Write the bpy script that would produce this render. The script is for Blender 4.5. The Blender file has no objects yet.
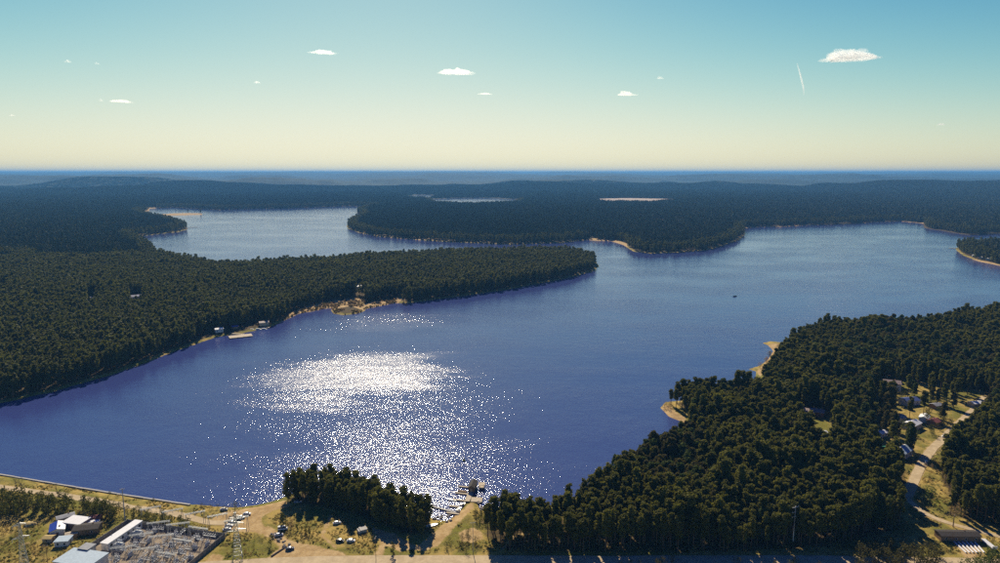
import bpy, math, random
import numpy as np
from mathutils import Vector, Matrix
R = math.radians
random.seed(7); rng = np.random.default_rng(7)
sc = bpy.context.scene
COL = sc.collection

# ------------------------------------------------------------------ camera
CAMH, FPX, HOR = 190.0, 667.0, 172.5
PITCH = math.atan((281.5 - HOR) / FPX)
cam_d = bpy.data.cameras.new('camera'); cam = bpy.data.objects.new('camera', cam_d); COL.objects.link(cam)
cam.location = (0, 0, CAMH); cam.rotation_euler = (R(90) - PITCH, 0, 0)
cam_d.sensor_width = 36; cam_d.lens = 36 * FPX / 1000; cam_d.clip_start = 1; cam_d.clip_end = 300000
sc.camera = cam
# ------------------------------------------------------------------ sky, sun, exposure
SUN_AZ, SUN_EL = R(-9.5), R(37.0)
world = bpy.data.worlds.new('World'); sc.world = world; world.use_nodes = True
wn = world.node_tree; bg = wn.nodes['Background']
sky = wn.nodes.new('ShaderNodeTexSky'); sky.sky_type = 'NISHITA'; sky.sun_disc = False
sky.sun_elevation = SUN_EL; sky.sun_rotation = SUN_AZ; sky.altitude = 200
sky.air_density = 1.0; sky.dust_density = 0.3; sky.ozone_density = 1.0
def wmath(op, a, b):
    n_ = wn.nodes.new('ShaderNodeMath'); n_.operation = op
    for q_, v_ in ((0, a), (1, b)):
        if isinstance(v_, float): n_.inputs[q_].default_value = v_
        else: wn.links.new(v_, n_.inputs[q_])
    return n_.outputs[0]
sepc = wn.nodes.new('ShaderNodeSeparateColor'); comc = wn.nodes.new('ShaderNodeCombineColor'); wn.links.new(sky.outputs[0], sepc.inputs[0])
for ch, (g_, c_, s_) in enumerate(((3.0, 0.255, 1.06), (2.7, 0.245, 1.03), (1.6, 0.49, 1.03))):     # one even colour response over the whole sky, with a soft shoulder
    p_ = wmath('POWER', wmath('MULTIPLY', sepc.outputs[ch], 0.0952), g_)
    wn.links.new(wmath('MULTIPLY', wmath('DIVIDE', p_, wmath('ADD', p_, c_)), s_ / 0.0952), comc.inputs[ch])
wn.links.new(comc.outputs[0], bg.inputs[0]); bg.inputs[1].default_value = 0.065
sun_d = bpy.data.lights.new('sun', 'SUN'); sun = bpy.data.objects.new('sun', sun_d); COL.objects.link(sun)
sun_d.energy = 4.2; sun_d.angle = R(0.5); sun_d.color = (1.0, 0.87, 0.66)
SUNV = Vector((math.sin(SUN_AZ) * math.cos(SUN_EL), math.cos(SUN_AZ) * math.cos(SUN_EL), math.sin(SUN_EL)))
sun.rotation_euler = SUNV.to_track_quat('Z', 'Y').to_euler(); sun.location = (0, 0, 2000)
vs = sc.view_settings; vs.view_transform = 'Standard'; vs.look = 'None'; vs.gamma = 1.0; vs.use_curve_mapping = False
vs.exposure = 0.55
cy = sc.cycles
cy.use_denoising = False; cy.max_bounces = 5; cy.diffuse_bounces = 2; cy.glossy_bounces = 2; cy.transmission_bounces = 2
cy.volume_bounces = 8; cy.transparent_max_bounces = 4; cy.use_adaptive_sampling = True; cy.adaptive_threshold = 0.01
cy.sample_clamp_indirect = 3.0

# ------------------------------------------------------------------ pixel -> ground
CP, SP = math.cos(PITCH), math.sin(PITCH)
def unproj(px, py, z=0.0):
    dx = (px - 500) / FPX; dy = (281.5 - py) / FPX
    rz = -SP + dy * CP; ry = CP + dy * SP
    t = (z - CAMH) / rz
    return (dx * t, ry * t)
def ring(pts, z=0.0): return np.array([unproj(a, b, z) for a, b in pts])

# ------------------------------------------------------------------ noise and distances
def vnoise(x, y, seed=0):
    xi = np.floor(x).astype(np.int64); yi = np.floor(y).astype(np.int64)
    fx = x - xi; fy = y - yi; fx = fx * fx * (3 - 2 * fx); fy = fy * fy * (3 - 2 * fy)
    def h(a, b):
        n = (a * 374761393 + b * 668265263 + seed * 982451653) & 0x7fffffff
        n = ((n ^ (n >> 13)) * 1274126177) & 0x7fffffff
        n = (n ^ (n >> 16)) & 0xffff
        return n / 65535.0
    return (h(xi, yi) * (1 - fx) + h(xi + 1, yi) * fx) * (1 - fy) + (h(xi, yi + 1) * (1 - fx) + h(xi + 1, yi + 1) * fx) * fy
def fbm(x, y, o=4, seed=0):
    s = 0; a = 0.5; n = 0
    for i in range(o):
        s = s + a * vnoise(x * 2 ** i + 17.3 * i, y * 2 ** i - 9.1 * i, seed + i); n += a; a *= 0.5
    return s / n
def sdist(x, y, poly):
    """signed distance to a closed ring, positive inside"""
    x = np.asarray(x, float); y = np.asarray(y, float)
    d2 = np.full(x.shape, 1e18); ins = np.zeros(x.shape, bool)
    n = len(poly)
    for i in range(n):
        ax, ay = poly[i]; bx, by = poly[(i + 1) % n]
        ex, ey = bx - ax, by - ay; L = ex * ex + ey * ey + 1e-9
        t = np.clip(((x - ax) * ex + (y - ay) * ey) / L, 0, 1)
        d2 = np.minimum(d2, (x - ax - t * ex) ** 2 + (y - ay - t * ey) ** 2)
        c = (ay > y) != (by > y)
        ins ^= c & (x < (bx - ax) * (y - ay) / (by - ay + (1e-12 if by == ay else 0)) + ax)
    return np.where(ins, 1, -1) * np.sqrt(d2)
def ldist(x, y, line):
    x = np.asarray(x, float); y = np.asarray(y, float); d2 = np.full(x.shape, 1e18)
    for i in range(len(line) - 1):
        ax, ay = line[i]; bx, by = line[i + 1]; ex, ey = bx - ax, by - ay
        t = np.clip(((x - ax) * ex + (y - ay) * ey) / (ex * ex + ey * ey + 1e-9), 0, 1)
        d2 = np.minimum(d2, (x - ax - t * ex) ** 2 + (y - ay - t * ey) ** 2)
    return np.sqrt(d2)
def sstep(a, b, x):
    t = np.clip((x - a) / (b - a), 0, 1); return t * t * (3 - 2 * t)

# ------------------------------------------------------------------ the shoreline of the lake
LAKE = ring([(-420, 428), (-200, 448), (0, 475), (60, 485), (125, 495), (190, 505), (212, 507.5), (227, 508), (242, 507.5), (262, 504), (282, 498.5),
    (290, 495), (300, 490), (320, 488), (345, 489), (362, 493), (382, 501), (400, 507), (418, 513), (432, 519), (447, 521),
    (455, 516), (462, 509), (467, 502), (471, 496), (477, 496), (478, 503), (480, 509), (490, 512), (505, 513), (520, 510), (540, 507), (560, 506), (573, 499), (583, 492), (596, 488),
    (612, 482), (632, 470), (655, 456), (676, 439), (686, 430), (684, 423), (668, 417), (659, 408), (664, 402), (674, 401), (700, 399), (720, 397), (738, 396), (748, 392),
    (754, 382), (755, 371), (745, 369.5), (758, 366), (766, 360), (772, 351), (766, 345), (759, 343.5), (770, 341), (786, 343), (800, 336), (822, 332), (850, 331), (930, 327), (1000, 313), (1120, 300), (1300, 290),
    (1300, 285), (1150, 283), (1040, 274), (1000, 266), (981, 262), (966, 256), (958, 250), (958, 248), (966, 246.5), (985, 246), (1000, 245.5), (1120, 245), (1120, 232.5), (1000, 233.6), (985, 234.5),
    (970, 235), (945, 231), (927, 228), (924, 223.5), (899, 221), (863, 223), (830, 224.5), (810, 225), (781, 227), (760, 227), (744, 228.5),
    (746, 234), (739, 240), (722, 246), (703, 250), (680, 252.5), (650, 253.5), (634, 251.5), (624, 245), (612, 241), (586, 240), (560, 243), (520, 244), (500, 244), (450, 242), (420, 240), (396, 238), (378, 236.5), (360, 233), (349, 229), (347, 226),
    (352, 221), (362, 217), (358, 212), (362, 208.5), (372, 206.5), (350, 206), (320, 207), (290, 208.5), (255, 209), (220, 210), (190, 208.5), (170, 207.5), (150, 208.5),
    (150, 211), (139, 213), (150, 217), (170, 221), (182, 226), (186, 229), (176, 232), (150, 235), (132, 237.5), (140, 243), (152, 249), (156, 255), (170, 262), (195, 266), (214, 270),
    (240, 271), (270, 269.5), (300, 268), (371, 262), (442, 258.5), (513, 256), (560, 256), (582, 258.5), (594, 262), (597, 266), (592, 271), (578, 276), (549, 282), (515, 288), (478, 294), (440, 299), (408, 303),
    (380, 303), (350, 305), (322, 309), (300, 314), (285, 320), (268, 328), (240, 334), (215, 337), (200, 342), (180, 349), (150, 361), (120, 372), (60, 390), (0, 403), (-200, 425), (-420, 427)])
FAR_LAKES = [ring(p) for p in (
    [(408, 196), (418, 194.6), (432, 194.8), (436, 197), (425, 199), (412, 199)],
    [(428, 199.4), (455, 198), (490, 197.8), (520, 199.6), (516, 204), (470, 206), (436, 204.5)],
    [(960, 206), (985, 206.5), (1010, 207), (1060, 208), (1060, 211), (1000, 210.3), (975, 208.5)],
    [(840, 187.2), (880, 187), (920, 187.3), (900, 187.9), (850, 187.8)])]
ISLETS = [ring(p) for p in (
    [(332, 310), (340, 306.5), (352, 305.5), (364, 307.5), (366, 310.5), (358, 313.5), (345, 314.8), (335, 313.3)],
    [(352, 307), (366, 303), (385, 300), (404, 297.5), (407, 299.5), (395, 303), (378, 306.5), (362, 310)],
    [(158, 214.6), (175, 213.4), (200, 213.3), (203, 214.6), (185, 215.4), (165, 215.8)])]
def shore_d(x, y):
    r = np.hypot(x, y); amp = np.clip(r * 0.005, 1.2, 14)
    d = -sdist(x, y, LAKE)
    for p in FAR_LAKES: d = np.minimum(d, -sdist(x, y, p) )
    for p in ISLETS: d = np.maximum(d, sdist(x, y, p))
    return d + (fbm(x / (amp * 6), y / (amp * 6), 3, 5) - 0.5) * 2 * amp
def height(x, y, d=None):
    x = np.asarray(x, float); y = np.asarray(y, float)
    if d is None: d = shore_d(x, y)
    r = np.hypot(x, y)
    inland = sstep(380, 700, r)
    z = np.where(d < 0, np.maximum(d * 0.12, -4), np.minimum(d * 0.22, 1.5))
    dp = np.maximum(d, 0)
    z = z + inland * (1 - np.exp(-dp / 350)) * 7 + inland * sstep(40, 300, dp) * (fbm(x / 420, y / 420, 3, 11) - 0.4) * 16
    z = z + sstep(4, 30, dp) * (fbm(x / 60, y / 60, 2, 3) - 0.5) * 0.5
    far = sstep(5000, 8500, r) * (1 - 0.6 * sstep(14000, 20000, r))
    rid = fbm(x / 1700 + 13.7, y / 1000 + 5.2, 4, 23)
    z = z + far * sstep(60, 900, dp) * np.maximum(rid - 0.44, 0) * 310
    f2 = sstep(9000, 20000, r)
    z = z + f2 * (np.maximum(fbm(x / 5200 + 9.4, y / 2600, 4, 31) - 0.45, 0) * 420 + 40)
    z = z + sstep(22000, 30000, r) * 170 * fbm(x / 7000 + 2.2, y / 16000, 3, 81)
    z = np.where(z > 150, 150 + 110 * np.tanh((z - 150) / 150), z)
    return z
def H1(x, y): return float(height(np.array([x]), np.array([y]))[0])
def P(px, py, dz=0.0):
    z = 1.5
    for _ in range(3):
        x, y = unproj(px, py, z); z = H1(x, y)
    return Vector((x, y, z + dz))

# ------------------------------------------------------------------ materials
MATS = {}
class NT:
    def __init__(s, name):
        m = bpy.data.materials.new(name); m.use_nodes = True; s.m = m; s.t = m.node_tree; s.b = s.t.nodes['Principled BSDF']; s.out = s.t.nodes['Material Output']
        MATS[name] = m
    def n(s, typ, ins=None, **kw):
        nd = s.t.nodes.new(typ)
        for k, v in kw.items(): setattr(nd, k, v)
        for k, v in (ins or {}).items(): s.set(nd, k, v)
        return nd
    def set(s, nd, k, v):
        sk = nd.inputs[k]
        if hasattr(v, 'is_output') or isinstance(v, bpy.types.NodeSocket): s.t.links.new(v, sk)
        elif isinstance(v, bpy.types.Node): s.t.links.new(v.outputs[0], sk)
        else: sk.default_value = v
    def math(s, op, a, b=0.0, c=None):
        nd = s.n('ShaderNodeMath', {0: a, 1: b}, operation=op)
        if c is not None: s.set(nd, 2, c)
        return nd.outputs[0]
    def mix(s, f, a, b):
        nd = s.n('ShaderNodeMix', data_type='RGBA'); s.set(nd, 0, f); s.set(nd, 6, a); s.set(nd, 7, b); return nd.outputs[2]
    def noise(s, vec, scale, detail=3, rough=0.55):
        nd = s.n('ShaderNodeTexNoise', {'Scale': scale, 'Detail': detail, 'Roughness': rough}); s.t.links.new(vec, nd.inputs['Vector']); return nd.outputs[0]
    def ramp(s, v, a, b):
        return s.n('ShaderNodeMapRange', {0: v, 1: a, 2: b}, interpolation_type='SMOOTHSTEP').outputs[0]
def c4(c): return (c[0], c[1], c[2], 1)
def simple(name, col, rough=0.7, metal=0.0, var=0.25, scale=0.8, spec=0.3, col2=None):
    k = NT(name); geo = k.n('ShaderNodeTexCoord')
    f = k.noise(geo.outputs['Object'], scale, 4)
    dark = c4(col2) if col2 else c4([v * (1 - var) for v in col])
    k.set(k.b, 'Base Color', k.mix(k.ramp(f, 0.3, 0.7), dark, c4(col)))
    k.b.inputs['Roughness'].default_value = rough; k.b.inputs['Metallic'].default_value = metal
    k.b.inputs['Specular IOR Level'].default_value = spec
    return k.m
simple('concrete', (0.42, 0.40, 0.37)); simple('dark_concrete', (0.2, 0.19, 0.19)); simple('white_roof', (0.78, 0.78, 0.78), 0.5, var=0.1)
simple('blue_roof', (0.02, 0.05, 0.35), 0.45, var=0.15); simple('pale_blue_roof', (0.42, 0.52, 0.6), 0.5, var=0.15); simple('grey_roof', (0.3, 0.31, 0.33), 0.6)
simple('dark_roof', (0.05, 0.04, 0.035), 0.8); simple('red_roof', (0.24, 0.07, 0.06), 0.7); simple('pink_wall', (0.45, 0.2, 0.2), 0.8)
simple('green_roof', (0.03, 0.25, 0.15), 0.5); simple('rust_roof', (0.4, 0.3, 0.26), 0.6); simple('wood', (0.25, 0.16, 0.09), 0.85, scale=2)
simple('pale_wood', (0.55, 0.46, 0.33), 0.85, scale=1.5); simple('white_wall', (0.72, 0.7, 0.66), 0.8, var=0.12); simple('brick_wall', (0.3, 0.17, 0.12), 0.85)
simple('galvanised', (0.5, 0.52, 0.54), 0.4, 0.6, 0.2); simple('porcelain', (0.72, 0.70, 0.68), 0.3, var=0.1); simple('tank_grey', (0.48, 0.51, 0.54), 0.5)
simple('glass', (0.02, 0.025, 0.03), 0.08, var=0.0, spec=0.6); simple('tyre', (0.02, 0.02, 0.02), 0.9); simple('black_paint', (0.012, 0.012, 0.015), 0.25, spec=0.6, var=0)
simple('white_paint', (0.75, 0.75, 0.75), 0.3, spec=0.6, var=0.03); simple('navy_paint', (0.015, 0.03, 0.1), 0.25, spec=0.6, var=0); simple('silver_paint', (0.45, 0.46, 0.48), 0.3, 0.5, 0.05)
simple('red_paint', (0.35, 0.02, 0.02), 0.3, spec=0.6, var=0.05); simple('yellow_paint', (0.7, 0.5, 0.05), 0.4, var=0.05); simple('bark', (0.16, 0.09, 0.055), 0.95, scale=1.2); simple('grey_bark', (0.13, 0.11, 0.1), 0.95)
simple('hay', (0.5, 0.38, 0.16), 0.95, scale=2); simple('tarp', (0.05, 0.08, 0.25), 0.6); simple('rock', (0.27, 0.24, 0.21), 0.9)

def leaf_mat(name, c1, c2, rnd=0.5):
    k = NT(name); oi = k.n('ShaderNodeObjectInfo'); ge = k.n('ShaderNodeNewGeometry')
    f = k.math('ADD', k.math('MULTIPLY', oi.outputs['Random'], rnd), k.math('MULTIPLY', ge.outputs['Random Per Island'], 1 - rnd))
    k.set(k.b, 'Base Color', k.mix(f, c4(c1), c4(c2)))
    k.b.inputs['Roughness'].default_value = 0.7; k.b.inputs['Specular IOR Level'].default_value = 0.15
    tr = k.n('ShaderNodeBsdfTranslucent'); k.t.links.new(k.b.inputs['Base Color'].links[0].from_socket, tr.inputs[0])
    mx = k.n('ShaderNodeMixShader', {0: 0.45}); k.t.links.new(k.b.outputs[0], mx.inputs[1]); k.t.links.new(tr.outputs[0], mx.inputs[2]); k.t.links.new(mx.outputs[0], k.out.inputs[0])
    return k.m
leaf_mat('pine_needles', (0.068, 0.074, 0.009), (0.22, 0.205, 0.030), 0.6)
leaf_mat('dark_needles', (0.050, 0.056, 0.008), (0.135, 0.135, 0.022), 0.6)
leaf_mat('far_needles', (0.055, 0.062, 0.012), (0.13, 0.13, 0.028), 0.5)
leaf_mat('olive_leaves', (0.070, 0.065, 0.018), (0.13, 0.11, 0.03))
leaf_mat('green_leaves', (0.06, 0.09, 0.015), (0.11, 0.13, 0.03))
leaf_mat('dry_grass', (0.34, 0.25, 0.07), (0.50, 0.38, 0.13))
leaf_mat('reeds', (0.25, 0.16, 0.07), (0.38, 0.26, 0.12))

# ground
k = NT('ground'); geo = k.n('ShaderNodeNewGeometry'); pos = geo.outputs['Position']
def at(nm): return k.n('ShaderNodeAttribute', attribute_name=nm).outputs['Fac']
n1 = k.noise(pos, 0.25, 5, 0.6); n2 = k.noise(pos, 0.035, 4, 0.6); n3 = k.noise(pos, 1.4, 3, 0.6); nf = k.noise(pos, 0.0022, 5, 0.6); nff = k.noise(pos, 0.012, 4, 0.7)
def off(v, amt): return k.math('MULTIPLY', k.math('SUBTRACT', v, 0.5), amt)
grass = k.mix(k.ramp(n2, 0.4, 0.62), c4((0.17, 0.165, 0.025)), c4((0.44, 0.31, 0.09)))
grass = k.mix(k.ramp(n1, 0.42, 0.7), grass, c4((0.14, 0.12, 0.026)))
grass = k.mix(k.ramp(n3, 0.5, 0.8), grass, c4((0.33, 0.26, 0.10)))
dirt = k.mix(k.ramp(n1, 0.35, 0.65), c4((0.38, 0.25, 0.11)), c4((0.52, 0.37, 0.18)))
dirt = k.mix(k.math('MULTIPLY', k.ramp(n3, 0.55, 0.75), 0.5), dirt, c4((0.22, 0.16, 0.08)))
dm = k.ramp(k.math('ADD', at('dirt'), k.math('ADD', off(n1, 5.0), off(n3, 2.0))), -0.5, 0.8)
col = k.mix(dm, grass, dirt)
floor_c = k.mix(k.ramp(n1, 0.35, 0.7), c4((0.055, 0.04, 0.018)), c4((0.13, 0.09, 0.04)))
fm = k.ramp(k.math('ADD', at('forest'), off(n1, 8.0)), -2.0, 2.0)
fm = k.math('MULTIPLY', fm, k.math('SUBTRACT', 1.0, dm))
col = k.mix(fm, col, floor_c)
farf = k.mix(k.ramp(nff, 0.3, 0.7), c4((0.018, 0.028, 0.014)), c4((0.045, 0.055, 0.024)))
farf = k.mix(k.math('MULTIPLY', k.ramp(nf, 0.62, 0.72), 0.5), farf, c4((0.10, 0.08, 0.05)))
col = k.mix(at('farf'), col, farf)
fld = k.mix(k.ramp(nff, 0.3, 0.7), c4((0.55, 0.46, 0.38)), c4((0.42, 0.32, 0.24)))
col = k.mix(k.ramp(k.math('ADD', at('field'), off(nff, 160.0)), -20.0, 40.0), col, fld)
k.set(k.b, 'Base Color', col); k.b.inputs['Roughness'].default_value = 0.95; k.b.inputs['Specular IOR Level'].default_value = 0.1
bp = k.n('ShaderNodeBump', {'Strength': 0.6, 'Distance': 0.5}); k.t.links.new(n3, bp.inputs['Height']); k.t.links.new(bp.outputs[0], k.b.inputs['Normal'])

# water: wind-ruffled in patches, calmer in between
k = NT('water'); geo = k.n('ShaderNodeNewGeometry'); pos = geo.outputs['Position']
mp = k.n('ShaderNodeMapping', {'Rotation': (0, 0, R(20)), 'Scale': (1.0, 2.6, 1.0)}); k.t.links.new(pos, mp.inputs[0])
patch = k.noise(mp.outputs[0], 0.0028, 4, 0.6); patch2 = k.noise(mp.outputs[0], 0.011, 3, 0.6)
pt = k.ramp(k.math('ADD', k.math('MULTIPLY', patch, 0.7), k.math('MULTIPLY', patch2, 0.3)), 0.36, 0.62)
w1 = k.noise(pos, 0.6, 2, 0.5); w2 = k.noise(pos, 1.7, 2, 0.6); w3 = k.noise(pos, 0.09, 2, 0.5); w4 = k.noise(pos, 3.0, 2, 0.6)
hgt = k.math('ADD', k.math('ADD', k.math('MULTIPLY', w1, 0.42), k.math('MULTIPLY', w2, 0.20)), k.math('MULTIPLY', w3, 0.6))
hgt = k.math('ADD', hgt, k.math('MULTIPLY', w4, 0.09))
def blob(px, py, rx, ry, rz=0.0):
    cx_, cy_ = unproj(px, py); m_ = k.n('ShaderNodeMapping', {'Location': (cx_, cy_, 0), 'Rotation': (0, 0, rz), 'Scale': (rx, ry, 1)}, vector_type='TEXTURE'); k.t.links.new(pos, m_.inputs[0])
    ln = k.n('ShaderNodeVectorMath', operation='LENGTH'); k.t.links.new(m_.outputs[0], ln.inputs[0])
    return k.ramp(k.math('ADD', ln.outputs['Value'], off(patch2, 2.2)), 1.35, 0.35)
def off(v, amt): return k.math('MULTIPLY', k.math('SUBTRACT', v, 0.5), amt)
gust = k.math('MAXIMUM', blob(345, 374, 112, 85, 0.3), k.math('MULTIPLY', blob(395, 322, 90, 70), 0.5))
amp = k.math('ADD', k.math('ADD', 0.50, k.math('MULTIPLY', pt, 0.62)), k.math('MULTIPLY', gust, 0.55))
def bank(p0, p1, w_):
    a_, b_ = Vector(unproj(*p0)), Vector(unproj(*p1)); c_ = (a_ + b_) / 2; d_ = b_ - a_
    m_ = k.n('ShaderNodeMapping', {'Location': (c_.x, c_.y, 0), 'Rotation': (0, 0, math.atan2(d_.y, d_.x)), 'Scale': (d_.length * 0.62, w_, 1)}, vector_type='TEXTURE'); k.t.links.new(pos, m_.inputs[0])
    ln = k.n('ShaderNodeVectorMath', operation='LENGTH'); k.t.links.new(m_.outputs[0], ln.inputs[0])
    return k.ramp(k.math('ADD', ln.outputs['Value'], off(patch2, 0.8)), 1.2, 0.6)
lee = k.math('MAXIMUM', k.math('MAXIMUM', bank((-120, 422), (195, 345), 62), bank((412, 304), (588, 275), 48)), bank((630, 256), (742, 243), 110))
amp = k.math('MULTIPLY', amp, k.math('SUBTRACT', 1.0, k.math('MULTIPLY', lee, 0.72)))
bp = k.n('ShaderNodeBump', {'Strength': 1.0, 'Distance': 0.42}); k.t.links.new(k.math('MULTIPLY', hgt, amp), bp.inputs['Height'])
k.t.links.new(bp.outputs[0], k.b.inputs['Normal'])
k.b.inputs['Base Color'].default_value = (0.040, 0.056, 0.19, 1); k.set(k.b, 'Roughness', k.math('ADD', 0.07, k.math('MULTIPLY', gust, 0.14))); k.b.inputs['IOR'].default_value = 1.333

# ------------------------------------------------------------------ mesh helpers
class MB:
    def __init__(s): s.v = []; s.f = []
    def add(s, vs, fs):
        o = len(s.v); s.v += [tuple(p) for p in vs]; s.f += [tuple(i + o for i in f) for f in fs]; return s
    def box(s, c, d, rz=0.0):
        cx, cyy, cz = c; a, b, h = d[0] / 2, d[1] / 2, d[2] / 2; co, si = math.cos(rz), math.sin(rz)
        vs = []
        for z in (-h, h):
            for x, y in ((-a, -b), (a, -b), (a, b), (-a, b)): vs.append((cx + x * co - y * si, cyy + x * si + y * co, cz + z))
        return s.add(vs, [(3, 2, 1, 0), (4, 5, 6, 7), (0, 1, 5, 4), (1, 2, 6, 5), (2, 3, 7, 6), (3, 0, 4, 7)])
    def tube(s, p0, p1, r0, r1=None, n=6):
        r1 = r0 if r1 is None else r1
        p0 = Vector(p0); p1 = Vector(p1); d = (p1 - p0).normalized(); a = d.orthogonal().normalized(); b = d.cross(a)
        vs = [p0 + (a * math.cos(t) + b * math.sin(t)) * r0 for t in [2 * math.pi * i / n for i in range(n)]]
        vs += [p1 + (a * math.cos(t) + b * math.sin(t)) * r1 for t in [2 * math.pi * i / n for i in range(n)]]
        return s.add(vs, [(i, (i + 1) % n, n + (i + 1) % n, n + i) for i in range(n)] + [tuple(range(n))[::-1], tuple(range(n, 2 * n))])
    def loft(s, secs):
        """secs: list of equal-length closed vertex loops"""
        n = len(secs[0]); vs = [p for q in secs for p in q]; fs = []
        for j in range(len(secs) - 1):
            for i in range(n): fs.append((j * n + i, j * n + (i + 1) % n, (j + 1) * n + (i + 1) % n, (j + 1) * n + i))
        fs.append(tuple(range(n))[::-1]); fs.append(tuple(range((len(secs) - 1) * n, len(secs) * n)))
        return s.add(vs, fs)
    def mesh(s, name, mat, smooth=False):
        me = bpy.data.meshes.new(name); me.from_pydata(s.v, [], s.f); me.materials.append(MATS[mat])
        if smooth: me.polygons.foreach_set('use_smooth', [True] * len(me.polygons))
        me.update(); return me
    def build(s, name, mat, parent=None, smooth=False): return link(name, s.mesh(name, mat, smooth), parent)
def link(name, me, parent=None):
    o = bpy.data.objects.new(name, me); COL.objects.link(o)
    if parent: o.parent = parent
    return o
def tag(o, label=None, cat=None, group=None, kind=None):
    if label: o['label'] = label
    if cat: o['category'] = cat
    if group: o['group'] = group
    if kind: o['kind'] = kind
    return o
def thing(name, loc, rz, label, cat, group=None):
    o = bpy.data.objects.new(name, None); COL.objects.link(o); o.location = loc; o.rotation_euler = (0, 0, rz); o.empty_display_size = 0.5
    return tag(o, label, cat, group)
KIDS = {}
def copy_tree(o, loc=None, rz=None, scale=None, label=None, group=None, parent=None):
    c = o.copy(); COL.objects.link(c); c.parent = parent
    if loc is not None: c.location = loc
    if rz is not None: c.rotation_euler = (0, 0, rz)
    if scale is not None: c.scale = scale
    if label: c['label'] = label
    if group: c['group'] = group
    for ch in o.children: copy_tree(ch, parent=c)
    return c
def np_mesh(name, V, F, mat, smooth=False):
    """V (n,3), F (m,k) arrays with k = 3 or 4"""
    me = bpy.data.meshes.new(name); m, kk = F.shape
    me.vertices.add(len(V)); me.vertices.foreach_set('co', np.ascontiguousarray(V, np.float32).ravel())
    me.loops.add(m * kk); me.loops.foreach_set('vertex_index', np.ascontiguousarray(F, np.int32).ravel())
    me.polygons.add(m); me.polygons.foreach_set('loop_start', np.arange(0, m * kk, kk, dtype=np.int32))
    if smooth: me.polygons.foreach_set('use_smooth', np.ones(m, bool))
    me.materials.append(MATS[mat]); me.update(calc_edges=True); me.validate(); return me

# ------------------------------------------------------------------ zones of the ground (outlines on the ground)
FOREST_R = ring([(486, 531), (500, 525), (530, 521), (560, 521), (575, 514), (586, 505), (596, 497), (606, 489), (622, 480), (655, 460), (690, 437), (692, 425),
    (690, 412), (677, 404), (690, 400), (715, 400), (732, 398), (745, 400), (757, 394), (768, 380), (776, 368), (785, 352), (795, 345), (805, 338), (822, 334), (850, 333), (930, 329), (1000, 316), (1150, 302),
    (1200, 400), (1200, 553), (1000, 545), (945, 520), (900, 528), (860, 540), (800, 549), (700, 553), (560, 553), (505, 551), (488, 540)], 1.5)
CLUMP = ring([(286, 500), (294, 494), (304, 491), (322, 489.5), (345, 490), (362, 494), (382, 502), (400, 508.5), (416, 515), (428, 521), (432, 528), (424, 535), (404, 534), (382, 524), (352, 514), (322, 506), (292, 503)], 1.5)
ROAD_MAIN = ring([(120, 574), (190, 568), (270, 563), (330, 561.5), (400, 561), (500, 561), (700, 561), (850, 561), (960, 563), (1100, 566)], 1.5)
ROAD_VIL = ring([(985, 400), (972, 414), (957, 427), (945, 438), (932, 449), (922, 463), (915, 478), (907, 496)], 2.5)
ROAD_LANE = ring([(905, 497), (915, 507), (927, 516), (952, 525), (978, 531.5), (1000, 537), (1080, 560)], 1.5)
DAM_PATH = ring([(-60, 479), (0, 487), (60, 495), (110, 503), (140, 509), (175, 514), (205, 522), (240, 524)], 1.5)
OPEN = [ring(p, 2.0) for p in (
    [(898, 380), (925, 385), (985, 395), (985, 408), (958, 432), (938, 450), (925, 468), (916, 500), (902, 500), (906, 470), (895, 460), (885, 452), (872, 446), (868, 425), (874, 396), (880, 384)],
    [(795, 408), (830, 408), (838, 440), (805, 440), (795, 425)],
    [(897, 499), (940, 478), (952, 500), (948, 515), (1010, 530), (1010, 563), (940, 563), (905, 540), (899, 520)],
    [(918, 470), (938, 452), (950, 440), (940, 470), (946, 500), (925, 505), (910, 492)])]
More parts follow.
